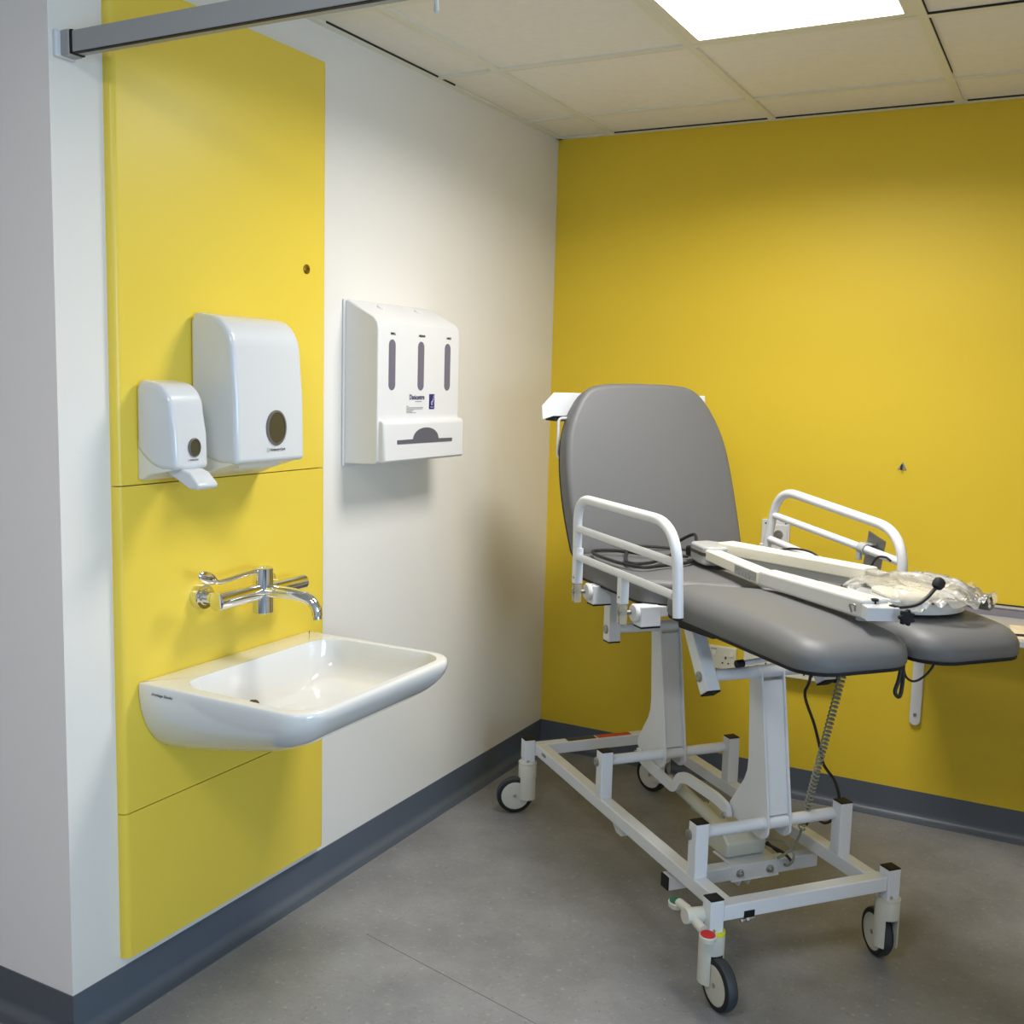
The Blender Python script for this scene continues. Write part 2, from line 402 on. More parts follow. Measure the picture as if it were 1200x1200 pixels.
# ceiling lighting panels
for i, (lx, ly) in enumerate(LIGHTS):
    t = empty('ceiling_light', (lx, ly, H))
    tag(t, ['square white lit ceiling panel above the examination couch', 'square lit ceiling panel behind the viewer'][i], 'ceiling light', 'recessed ceiling panels')
    bb = BM()
    for a in ((-.297, .297, -.297, -.262), (-.297, .297, .262, .297), (-.297, -.262, -.262, .262), (.262, .297, -.262, .262)): box(bb, a[0], a[1], a[2], a[3], .0, .03)
    box(bb, -.297, .297, -.297, .297, .03, .034)
    finish('light_frame', bb, 'tbar', t, smooth=0)
    bb = BM(); box(bb, -.262, .262, -.262, .262, .006, .029); finish('diffuser', bb, 'panel_light', t, smooth=0)
    ld = bpy.data.lights.new('panel_lamp', 'AREA'); ld.shape = 'SQUARE'; ld.size = .52; ld.energy = PANEL_WATTS[i]; ld.color = (1.0, 0.96, 0.90); ld.spread = math.radians(158 if i == 0 else 180)
    lo_ = bpy.data.objects.new('panel_lamp', ld); COL.objects.link(lo_); lo_.location = (lx, ly, H+.003)

# ================================================================== YELLOW WASH-STATION PANELS
PT = .022
def ips(z0, z1, label):
    bb = BM(); y0, y1 = -2.162, -1.441; r = .016
    pts = [(0, y0)]+[(PT-r+r*math.sin(a), y0+r-r*math.cos(a)) for a in [PI/2*k/8 for k in range(9)]]+[(PT-r+r*math.cos(a), y1-r+r*math.sin(a)) for a in [PI/2*k/8 for k in range(9)]]+[(0, y1)]
    prism(bb, pts, (0, 0, 0), (1, 0, 0), (0, 1, 0), (0, 0, 1), z0, z1)
    base = V((0, (y0+y1)/2, z0)); o = finish('wall_panel', bb, 'yellow_panel', smooth=30, base=base); o.location = base
    return tag(o, label, 'wall panel', 'yellow laminate panels behind the basin')
ips(.125, .4700, 'lowest yellow laminate wall panel, under the white basin and above the skirting')
ips(.4725, 1.2175, 'middle yellow laminate wall panel carrying the tap and basin')
p3 = ips(1.220, 2.2885, 'tall topmost yellow laminate wall panel behind the two dispensers')
bb = BM(); lathe(bb, (PT, -1.527, 1.747), (1, 0, 0), [(0, .0125), (.002, .0125), (.004, .010), (.004, .004), (.002, .004), (.002, 0)])
finish('lock_rosette', bb, 'brass', p3, base=(0, (-2.162-1.441)/2, 1.22)).name = 'keyhole'

# ================================================================== WASH BASIN
def basin():
    BX0, BX1, BY0, BY1, ZR = PT, .505, -2.118, -1.512, .772
    base = V((BX0, (BY0+BY1)/2, .59)); t = empty('wash_basin', base)
    tag(t, 'white ceramic wall-hung wash basin below the chrome tap', 'basin')
    ol = dense(round_poly([(BX0, BY0), (BX1, BY0), (BX1, BY1), (BX0, BY1)], [.006, .075, .075, .006], 10), .02)
    n = len(ol); c = V(((BX0+BX1)/2, (BY0+BY1)/2)); bb = BM(); rings = []
    def zb(x): return .588+.085*max(0, (x-.02)/.485)**1.3
    def clampx(p): return V((max(p.x, BX0), p.y))
    # outer shell from the underside up to the rim
    for k in range(13):
        th = PI/2*(1-k/12); q = 1-math.cos(th); yc = (BY0+BY1)/2
        ps = [V((BX0+(p.x-BX0)*(1-.34*q), yc+(p.y-yc)*(1-.42*q))) for p in ol]
        rings.append([(p.x, p.y, zb(p.x)+(ZR-.012-zb(p.x))*(1-math.sin(th))) for p in ps])
    for d, dz in ((.001, -.005), (.004, -.001), (.008, 0)): rings.append([(clampx(p).x, p.y, ZR+dz) for p in inset(ol, d)])
    # inner opening
    il = dense(round_poly([(BX0+.085, BY0+.035), (BX1-.022, BY0+.024), (BX1-.022, BY1-.024), (BX0+.085, BY1-.035)], [.07, .065, .065, .07], 10), .02)
    # resample the inner outline to n points by angle
    def at_angle(poly, a, cc):
        d = V((math.cos(a), math.sin(a))); best = None
        for i in range(len(poly)):
            p, q = poly[i]-cc, poly[(i+1) % len(poly)]-cc; e = q-p; den = d.x*e.y-d.y*e.x
            if abs(den) < 1e-12: continue
            s = (p.x*e.y-p.y*e.x)/den; u = (p.x*d.y-p.y*d.x)/den
            if s > 0 and -1e-6 <= u <= 1+1e-6: best = s if best is None or s > best else best
        return cc+d*(best or .1)
    angs = [math.atan2(p.y-c.y, p.x-c.x) for p in ol]; inn = [at_angle(il, a, c) for a in angs]
    rings.append([(p.x, p.y, ZR) for p in inn])
    cb = V((.20, -1.80)); FL = .655
    for s, zz in ((.995, .004), (.985, .012), (.965, .035), (.93, .062), (.86, .088), (.74, .103), (.55, .110), (.3, .114), (.1, .116)):
        rr = []
        for p in inn:
            q = cb+(p-cb)*s; rr.append((q.x, q.y, ZR-zz))
        rings.append(rr)
    vr = [[bb.verts.new(v) for v in r] for r in rings]
    for A, B in zip(vr, vr[1:]):
        for k in range(n): j = (k+1) % n; bb.faces.new((A[k], A[j], B[j], B[k]))
    bb.faces.new(vr[0][::-1]); bb.faces.new(vr[-1])
    finish('basin_bowl', bb, 'ceramic', t, smooth=50, base=base)
    bb = BM(); lathe(bb, (.126, -1.851, .672), (.5, .1, .85), [(0, .013), (.004, .013), (.005, .010), (.005, 0)])
    finish('waste_outlet', bb, 'window_dark', t, base=base)
    bb = BM(); lathe(bb, (.2, -1.80, .6545), (0, 0, 1), [(0, .034), (.002, .034), (.003, .028), (.0035, 0)]); finish('waste_cover', bb, 'ceramic', t, base=base)
    text('maker_lettering', 'Armitage Shanks', (.066, BY0-.0008, .749), (1, 0, 0), (0, 0, 1), .0095, 'ink', t, base, shear=.3, bold=.00012)
basin()

# ================================================================== TAP
def tap():
    z, y, xb = .938, -1.785, .098; base = V((PT, y, z)); t = empty('mixer_tap', base)
    tag(t, 'chrome wall-mounted lever mixer tap on the yellow panel above the basin', 'tap')
    def part(name, fn, mt='chrome', par=t):
        bb = BM(); fn(bb); return finish(name, bb, mt, par, base=base, smooth=40)
    for yy, nm in ((-1.925, 'wall_flange'), (-1.700, 'wall_flange')):
        part(nm, lambda bb: (lathe(bb, (PT, yy, z), (1, 0, 0), [(0, .031), (.018, .031), (.022, .029), (.022, .020), (.026, .018), (.026, .013), (xb-PT, .013)])))
    part('mixer_bar', lambda bb: lathe(bb, (xb, -1.948, z-.002), (0, 1, 0), [(0, .020), (.0015, .0225), (.04, .0225), (.13, .0205), (.145, .0195), (.19, .0185), (.30, .0185), (.318, .0185), (.320, .016)]))
    part('valve_body', lambda bb: lathe(bb, (xb, y, z-.056), (0, 0, 1), [(0, .023), (.002, .0255), (.058, .0255), (.059, .0245), (.060, .0255), (.112, .0255), (.114, .023), (.114, .008), (.112, .008), (.112, 0)]))
    path = smooth_path([(xb, y, z), (xb+.05, y, z+.002), (xb+.10, y+.005, z), (xb+.135, y+.01, z-.008), (xb+.155, y+.012, z-.026), (xb+.160, y+.012, z-.048)], 8)
    sp_ = part('spout', lambda bb: sweep(bb, path, lambda s: .0165-.004*s, 16))
    part('aerator', lambda bb: cyl(bb, path[-1], path[-1]-V((-.001, 0, .007)), .0105), 'steel', sp_)
    lev = smooth_path([(xb, y-.02, z+.052), (xb+.002, y-.08, z+.049), (xb+.004, y-.15, z+.045), (xb+.006, y-.175, z+.052)], 8)
    def lever(bb):
        sweep(bb, lev, .0062, 12)
        # spoon-shaped elbow paddle
        for (cc, a, bx, c) in ((V((xb+.008, y-.196, z+.061)), .032, .0065, .0145),):
            rot = Matrix.Rotation(-.38, 3, 'X'); nu, nv = 20, 10; rings = []
            for i in range(1, nv):
                ph = PI*i/nv; rings.append([bb.verts.new(cc+rot @ V((bx*math.cos(2*PI*k/nu)*math.sin(ph), a*math.sin(2*PI*k/nu)*math.sin(ph), c*math.cos(ph)))) for k in range(nu)])
            for A, B in zip(rings, rings[1:]):
                for k in range(nu): j = (k+1) % nu; bb.faces.new((A[k], A[j], B[j], B[k]))
            bb.faces.new(rings[0]); bb.faces.new(rings[-1][::-1])
    part('lever', lever)
tap()

# ================================================================== DISPENSERS
def dispenser(name, label, cat, y0, y1, zt, zf, zw, zb, d, rt, oc, orx, ory, lz, ls, lever=False):
    """y0..y1 width, zt top, zf cover front bottom, zw cover bottom at wall, zb foot of back plate, d depth"""
    base = V((PT, (y0+y1)/2, zb)); t = empty(name, base); tag(t, label, cat)
    x0 = PT; prof = [(x0, zw), (x0, zt-.018)]
    prof = [(x0, zw)]
    prof += [(x0, zt-.02), (x0+.012, zt)]
    for k in range(11):
        a = PI/2*k/10; prof.append((x0+d-.012-rt+rt*math.sin(a), zt-.006-rt*1.15+rt*1.15*math.cos(a)))
    prof += [(x0+d-.003, (zt+zf)/2-.02), (x0+d, zf), (x0+d*.62, zf-.001)]
    for k in range(1, 8):
        a = k/8; prof.append((x0+d*.62*(1-a), zf+(zw-zf)*a**1.8))
    bb = BM(); prism(bb, prof, (0, 0, 0), (1, 0, 0), (0, 0, 1), (0, 1, 0), y0, y1)
    cov = finish('cover', bb, 'gloss_white', t, smooth=30, base=base, bevel=.012, bseg=5); cov.modifiers['bevel'].angle_limit = math.radians(60)
    bb = BM(); pr = [(x0, zw+.02), (x0, zb), (x0+.012, zb-.001), (x0+d*.30, zb+.012), (x0+d*.85, zf-.0005), (x0+d*.8, zf+.012), (x0+d*.5, zf+.015), (x0+.02, zw+.02)]
    prism(bb, pr, (0, 0, 0), (1, 0, 0), (0, 0, 1), (0, 1, 0), y0+.004, y1-.004)
    finish('back_plate', bb, 'base_white', t, smooth=30, base=base, bevel=.003)
    xf = x0+d-.002
    slope = 0.0
    bb = BM(); o_ = ellipse(oc[0], oc[1], orx, ory); i_ = ellipse(oc[0], oc[1], orx*.84, ory*.88)
    A = [bb.verts.new((xf+.0035, p.x, p.y)) for p in o_]; B = [bb.verts.new((xf+.0045, p.x, p.y)) for p in i_]; C = [bb.verts.new((xf-.006, p.x, p.y)) for p in i_]; D = [bb.verts.new((xf-.006, p.x, p.y)) for p in o_]
    for P, Q in ((A, B), (B, C), (C, D), (D, A)):
        for k in range(36): j = (k+1) % 36; bb.faces.new((P[k], P[j], Q[j], Q[k]))
    rim = finish('window_rim', bb, 'window_rim', t, base=base)
    bb = BM(); prism(bb, i_, (0, 0, 0), (0, 1, 0), (0, 0, 1), (1, 0, 0), xf-.002, xf+.003); finish('level_window', bb, 'window_dark', rim, base=base)
    w = (y1-y0)
    text('maker_lettering', 'Kimberly-Clark', (xf+.003, lz[0]+ls*1.2, lz[1]), (0, 1, 0), (0, 0, 1), ls, 'ink', t, base, bold=.0002)
    bb = BM(); o_ = ellipse(lz[0]+ls*.3, lz[1]+ls*.3, ls*.5, ls*.62, 20); i_ = ellipse(lz[0]+ls*.3, lz[1]+ls*.3, ls*.34, ls*.45, 20)
    A = [bb.verts.new((xf+.0032, p.x, p.y)) for p in o_]; B = [bb.verts.new((xf+.0032, p.x, p.y)) for p in i_]
    for k in range(20): j = (k+1) % 20; bb.faces.new((A[k], A[j], B[j], B[k]))
    finish('maker_emblem', bb, 'ink_grey', t, base=base)
    if lever:
        bb = BM(); yc = (y0+y1)/2
        pts = [(-.034, .0), (.034, .0), (.036, -.045), (.028, -.058), (-.028, -.058), (-.036, -.045)]
        pr = [(x0+.055, zf+.004), (x0+.12, zf+.002), (x0+.138, zf-.004), (x0+.166, zf-.030), (x0+.160, zf-.040), (x0+.135, zf-.040), (x0+.10, zf-.022), (x0+.06, zf-.006)]
        prism(bb, pr, (0, 0, 0), (1, 0, 0), (0, 0, 1), (0, 1, 0), yc-.030, yc+.030)
        finish('push_lever', bb, 'gloss_white', t, smooth=30, base=base, bevel=.005, bseg=3)
    else:
        bb = BM(); box(bb, x0+.04, x0+d*.72, y0+.05, y1-.05, zf-.014, zf+.004); finish('towel_slot', bb, 'base_white', t, smooth=0, base=base, bevel=.003)
    return t
dispenser('towel_dispenser', 'large white paper towel dispenser with oval window on the yellow panel', 'towel dispenser',
          -1.946, -1.706, 1.609, 1.262, 1.300, 1.226, .143, .075, (-1.812, 1.344), .035, .042, (-1.845, 1.290), .0085)
dispenser('soap_dispenser', 'small white soap dispenser with push lever, left of the towel dispenser', 'soap dispenser',
          -2.110, -2.008, 1.453, 1.257, 1.300, 1.231, .118, .055, (-2.053, 1.306), .018, .021, (-2.074, 1.278), .0042, lever=True)

# ---- glove/apron dispenser on the white wall
def glove():
    y0, y1 = -1.338, -.903; base = V((0, (y0+y1)/2, 1.22)); t = empty('glove_dispenser', base)
    tag(t, 'white glove and apron dispenser with three slots on the white wall', 'glove dispenser')
    bb = BM(); box(bb, 0, .008, y0-.006, y1+.006, 1.214, 1.686); finish('back_plate', bb, 'satin_white', t, smooth=0, base=base, bevel=.005, bseg=3)
    prof = [(.006, 1.222), (.006, 1.680), (.014, 1.684), (.104, 1.637), (.118, 1.622), (.121, 1.60), (.121, 1.347), (.121, 1.236), (.112, 1.226)]
    bb = BM(); prism(bb, prof, (0, 0, 0), (1, 0, 0), (0, 0, 1), (0, 1, 0), y0, y1)
    hs = finish('housing', bb, 'satin_white', t, smooth=30, base=base, bevel=.009, bseg=4); hs.modifiers['bevel'].angle_limit = math.radians(50)
    bb = BM(); prism(bb, [(.10, 1.232), (.10, 1.352), (.132, 1.349), (.139, 1.342), (.141, 1.236), (.136, 1.229)], (0, 0, 0), (1, 0, 0), (0, 0, 1), (0, 1, 0), y0+.006, y1+.004)
    finish('apron_bin', bb, 'satin_white', t, smooth=30, base=base, bevel=.006, bseg=3)
    for yy in (-1.271, -1.122, -.974):
        bb = BM(); r = .0165; pts = [V((yy+r*math.cos(a), 1.560+r*math.sin(a))) for a in [PI*k/12 for k in range(13)]]+[V((yy+r*math.cos(a), 1.450+r*math.sin(a))) for a in [PI+PI*k/12 for k in range(13)]]
        prism(bb, pts, (0, 0, 0), (0, 1, 0), (0, 0, 1), (1, 0, 0), .118, .1217); finish('slot_window', bb, 'slot', t, base=base)
    xs_ = .1219
    for yy, s in ((-1.268, 'SMALL'), (-1.1185, 'MEDIUM'), (-.9685, 'LARGE')):
        text('size_lettering', s, (xs_, yy, 1.590), (0, 1, 0), (0, 0, 1), .0085, 'ink', t, base, align='CENTER', bold=.0004, squeeze=1.0)
    text('name_lettering', 'Danicentre', (xs_, -1.181, 1.4075), (0, 1, 0), (0, 0, 1), .0205, 'ink_purple', t, base, squeeze=.86, bold=.0005)
    # print too fine to read in the photograph: broken grey lines
    for (yl, zl, ll, hh) in ((-1.150, 1.4000, .034, .0026), (-1.195, 1.3868, .011, .0020), (-1.195, 1.3826, .088, .0018), (-1.195, 1.3788, .085, .0018), (-1.195, 1.3750, .036, .0016), (-1.195, 1.3715, .030, .0016), (-1.195, 1.3680, .050, .0016)):
        def line(bb):
            y = yl; rnd = random.Random(int(zl*1e5))
            while y < yl+ll:
                w = min(rnd.uniform(.003, .009), yl+ll-y); box(bb, .1205, .12195, y, y+w, zl, zl+hh); y += w+.0012
        bb = BM(); line(bb); finish('printed_line', bb, 'ink_grey', t, smooth=0, base=base)
    lb = BM(); box(lb, .119, .1216, -1.074, -1.045, 1.378, 1.423); nl = finish('emblem_label', lb, 'navy', t, smooth=0, base=base)
    text('emblem_letter', 'd', (.1215, -1.0655, 1.3905), (0, 1, 0), (0, 0, 1), .026, 'satin_white', nl, base, squeeze=.8, shear=.25)
    bb = BM(); beam(bb, (.1219, -1.053, 1.404), (.1219, -1.0495, 1.419), .0016, .0005, (1, 0, 0)); box(bb, .1216, .1219, -1.068, -1.052, 1.3835, 1.3848)
    finish('emblem_stroke', bb, 'satin_white', nl, smooth=0, base=base)
    pts = [(-1.268, 1.281), (-.971, 1.2795), (-.971, 1.290), (-1.049, 1.291)]+[(-1.118+.068*math.cos(a), 1.2925+.033*math.sin(a)) for a in [PI*k/14 for k in range(1, 14)]]+[(-1.187, 1.293), (-1.268, 1.2925)]
    bb = BM(); prism(bb, [V(p) for p in pts], (0, 0, 0), (0, 1, 0), (0, 0, 1), (1, 0, 0), .136, .1415); finish('apron_slot', bb, 'slot_dark', t, base=base)
    for yy in (-1.225, -1.03):
        bb = BM(); lathe(bb, (.045, yy, 1.668), (.45, 0, .89), [(0, .010), (.004, .010), (.006, .007), (.006, 0)]); finish('fixing_cap', bb, 'satin_white', t, base=base)
glove()

# ---- privacy rail across the bay, screwed to the left wall
def rail():
    base = V((0, -2.255, 2.11)); t = empty('curtain_rail', base); tag(t, 'grey metal privacy curtain rail crossing the top left, fixed to the wall', 'curtain rail')
    bb = BM(); box(bb, .030, SHIELD_X, -2.271, -2.241, 2.0905, 2.133); finish('track', bb, 'rail_grey', t, smooth=0, base=base, bevel=.003)
    bb = BM(); box(bb, .045, SHIELD_X, -2.2712, -2.262, 2.0890, 2.0906); finish('track_gap', bb, 'black_plastic', t, smooth=0, base=base)
    bb = BM(); box(bb, 0, .010, -2.284, -2.234, 2.084, 2.136); finish('wall_plate', bb, 'satin_white', t, smooth=0, base=base, bevel=.003)
    bb = BM(); box(bb, .010, .034, -2.2735, -2.239, 2.0865, 2.136); finish('end_bracket', bb, 'rail_grey', t, smooth=0, base=base, bevel=.003)
    bb = BM(); box(bb, .034, .042, -2.272, -2.240, 2.0885, 2.1345); finish('end_gasket', bb, 'black_plastic', t, smooth=0, base=base, bevel=.001)
    bb = BM(); cyl(bb, (2.6, -2.256, 2.13), (2.6, -2.256, H), .008); finish('ceiling_dropper', bb, 'rail_grey', t, base=base)
rail()
# ---- pull cord
base = V((.811, -2.149, 2.10)); t = empty('pull_cord', base); tag(t, 'white light pull cord hanging from the ceiling at the top edge', 'pull cord')
bb = BM(); cyl(bb, (.811, -2.149, 2.115), (.811, -2.149, H), .0015, 8); finish('cord', bb, 'satin_white', t, base=base)
bb = BM(); lathe(bb, base, (0, 0, 1), [(0, .002), (.003, .0045), (.022, .0035), (.03, .002)], 16); finish('cord_toggle', bb, 'satin_white', t, base=base)
bb = BM(); lathe(bb, (.811, -2.149, H), (0, 0, -1), [(0, .03), (.018, .028), (.022, .02), (.022, 0)], 24); finish('ceiling_switch', bb, 'satin_white', t, base=base)

# ================================================================== ITEMS ON THE YELLOW WALL
# hook
base = V((1.329, 0, 1.218)); t = empty('wall_hook', base); tag(t, 'tiny metal wall hook alone on the yellow wall right of the couch', 'hook')
bb = BM(); prism(bb, [(-.014, -.012), (.016, -.012), (.003, .014)], base, (1, 0, 0), (0, 0, 1), (0, -1, 0), 0, .003); finish('hook_plate', bb, 'dull_steel', t, base=base, smooth=0)
bb = BM(); sweep(bb, smooth_path([base+V((0, -.003, .004)), base+V((0, -.012, .000)), base+V((0, -.016, -.006)), base+V((0, -.013, -.011))], 5), .0028, 8); finish('hook_peg', bb, 'rubber_black', t, base=base)
# nurse call plate
base = V((.918, 0, .86)); t = empty('call_point', base); tag(t, 'white wall call plate with orange button and round jack, behind the far side rail', 'call point')
bb = BM(); box(bb, .867, .968, -.012, 0, .850, 1.000); finish('plate', bb, 'satin_white', t, base=base, smooth=0, bevel=.003)
bb = BM(); box(bb, .895, .962, -.018, -.012, .915, .985); finish('insert', bb, 'satin_white', t, base=base, smooth=0, bevel=.008)
bb = BM(); lathe(bb, (.930, -.018, .948), (0, -1, 0), [(0, .017), (.004, .016), (.004, .010), (.002, .010), (.002, .005), (.006, .004), (.006, 0)]); finish('jack', bb, 'dull_steel', t, base=base)
bb = BM(); lathe(bb, (.922, -.012, .884), (0, -1, 0), [(0, .014), (.006, .013), (.010, .009), (.011, 0)]); finish('reset_button', bb, 'orange', t, base=base)
for xx, zz in ((.882, .986), (.954, .990)):
    bb = BM(); lathe(bb, (xx, -.012, zz), (0, -1, 0), [(0, .003), (.001, .003), (.001, 0)], 12); finish('screw', bb, 'rubber_black', t, base=base)
# double sockets
def socket(x0, x1, z0, z1, label, first):
    base = V(((x0+x1)/2, 0, z0)); t = empty('wall_socket', base); tag(t, label, 'socket', 'sockets on the yellow wall')
    bb = BM(); box(bb, x0, x1, -.011, 0, z0, z1); finish('faceplate', bb, 'socket', t, base=base, smooth=0, bevel=.003)
    for cx in (x0+(x1-x0)*.28, x0+(x1-x0)*.74):
        bb = BM(); cz = z0+(z1-z0)*.38
        box(bb, cx-.003, cx+.003, -.0122, -.011, cz+.008, cz+.017)
        box(bb, cx-.014, cx-.008, -.0122, -.011, cz-.010, cz-.005); box(bb, cx+.008, cx+.014, -.0122, -.011, cz-.010, cz-.005)
        finish('pin_holes', bb, 'rubber_black', t, base=base, smooth=0)
        bb = BM(); prism(bb, [(0, 0), (.004, 0), (.001, .018), (0, .018)], (cx+.018, -.011, z0+(z1-z0)*.60), (0, -1, 0), (0, 0, 1), (1, 0, 0), 0, .010); finish('rocker_switch', bb, 'socket', t, base=base, smooth=0, bevel=.0008)
    bb = BM(); box(bb, (x0+x1)/2-.022, (x0+x1)/2+.0, -.0118, -.011, z1-.012, z1-.009); finish('indicator_strip', bb, 'ink_grey', t, base=base, smooth=0)
socket(.652, .798, .425, .511, 'white double wall socket on the yellow wall, the left one, seen under the couch', True)
socket(.826, .940, .425, .511, 'white wall socket on the yellow wall, the right one behind the front lifting column', False)
base = V((1.05, 0, .43)); t = empty('socket_strip', base); tag(t, 'long white socket strip with a black end low on the yellow wall', 'socket strip')
bb = BM(); box(bb, .950, 1.125, -.040, 0, .440, .475); finish('strip_body', bb, 'socket', t, base=base, smooth=0, bevel=.004)
bb = BM(); box(bb, 1.125, 1.175, -.045, -.0, .447, .478); finish('strip_plug', bb, 'black_plastic', t, base=base, smooth=0, bevel=.006)
for xx in (1.055, 1.085):
    bb = BM(); lathe(bb, (xx, -.040, .458), (0, -1, 0), [(0, .003), (.001, .003), (.001, 0)], 10); finish('screw', bb, 'rubber_black', t, base=base)
# fold-down shelf
base = V((1.72, 0, .70)); t = empty('wall_shelf', base); tag(t, 'grey and white wall shelf at the right edge behind the far leg cushion', 'shelf')
bb = BM(); box(bb, 1.40, 2.25, -.37, 0, .728, .748); finish('shelf_board', bb, 'shelf_grey', t, base=base, smooth=0, bevel=.002)
bb = BM(); box(bb, 1.40, 2.25, -.022, 0, .748, .776); finish('upstand', bb, 'mid_grey', t, base=base, smooth=0, bevel=.001)
bb = BM(); box(bb, 1.40, 2.25, -.026, 0, .776, .781); finish('upstand_cap', bb, 'shelf_grey', t, base=base, smooth=0, bevel=.001)
bb = BM(); box(bb, 1.40, 2.25, -.004, 0, .781, .7855); finish('seal_strip', bb, 'dark_gap', t, base=base, smooth=0)
def bracket_prof(bb, y0, y1):
    r = .018; cx = 1.431
    prism(bb, [(cx+r, .728)]+[(cx+r*math.cos(a), .352+r*math.sin(a)) for a in [-PI*k/10 for k in range(11)]]+[(cx-r, .728)], (0, 0, 0), (1, 0, 0), (0, 0, 1), (0, 1, 0), y0, y1)
bb = BM(); bracket_prof(bb, -.014, 0); br = finish('shelf_bracket', bb, 'satin_white', t, base=base, bevel=.002)
bb = BM(); cyl(bb, (1.431, -.016, .372), (1.431, -.014, .372), .006, 16); finish('screw', bb, 'dull_steel', br, base=base)
bb = BM(); box(bb, 1.415, 1.447, -.33, -.014, .713, .728); finish('bracket_arm', bb, 'satin_white', br, base=base, smooth=0, bevel=.002)
def sheet(x, y, a, w, h, z, label):
    o = BM(); box(o, -w/2, w/2, -h/2, h/2, 0, .0012); ob = finish('paper_sheet', o, 'wood', smooth=0); ob.location = (x, y, z); ob.rotation_euler = (0, 0, a)
    return tag(ob, label, 'paper', 'papers on the wall shelf')
sheet(1.86, -.23, .12, .29, .20, .7482, 'cream sheet of paper lying on the wall shelf at the right edge')
base = V((1.70, -.15, .748)); bb = BM(); sweep(bb, smooth_path([(1.60, -.33, .7525), (1.70, -.315, .7525), (1.78, -.30, .754), (1.9, -.28, .754), (2.06, -.05, .7525)], 6), .0035, 8)
o = finish('thin_cable', bb, 'cable', base=base); o.location = base; tag(o, 'thin black cable lying along the front of the wall shelf', 'cable')

# ================================================================== EXAMINATION COUCH (built in its own axes: u along, v across)
CO = V((0.896, -0.841, 0)); CA = -0.70864
couch = empty('examination_couch', CO, CA)
tag(couch, 'grey upholstered examination couch with raised backrest, split leg cushions and white frame', 'examination couch')
def part(name, fn, mt, par=couch, smooth=35, bevel=0, bseg=2, label=None):
    bb = BM(); fn(bb); o = finish(name, bb, mt, par, smooth=smooth, bevel=bevel, bseg=bseg)
    if label: o['label'] = label
    return o
UP, UR, UV = .443, -.094, .220       # uprights
ZU, ZR_ = .385, .346                 # upright top, rod height
# base rails
for s in (-1, 1):
    part('side_beam', lambda bb: box(bb, -.567, .567, s*.22-.019, s*.22+.019, .203, .241), 'white_metal', bevel=.003, smooth=0)
fe = part('end_beam', lambda bb: box(bb, .567, .605, -.243, .243, .203, .2415), 'white_metal', bevel=.003, smooth=0)
re_ = part('end_beam', lambda bb: box(bb, -.605, -.567, -.243, .243, .203, .2415), 'white_metal', bevel=.003, smooth=0)
part('beam_notch', lambda bb: box(bb, .6045, .606, -.185, -.155, .2025, .220), 'black_plastic', fe, smooth=0)
part('beam_notch', lambda bb: box(bb, -.567, -.5655, -.205, -.175, .2025, .216), 'black_plastic', re_, smooth=0)
part('notch_bolt', lambda bb: (cyl(bb, (.598, -.19, .193), (.598, -.150, .197), .0035, 10), cyl(bb, (.598, -.175, .1945), (.598, -.168, .1955), .008, 6), cyl(bb, (.598, -.19, .193), (.598, -.185, .1935), .006, 6)), 'steel', fe)
part('warning_sticker', lambda bb: box(bb, -.600, -.572, -.005, .125, .2415, .2421), 'sticker_red', re_, smooth=0, label='red and orange printed sticker')
part('rating_sticker', lambda bb: box(bb, -.600, -.572, -.120, -.012, .2415, .2421), 'sticker_black', re_, smooth=0, label='black printed sticker')
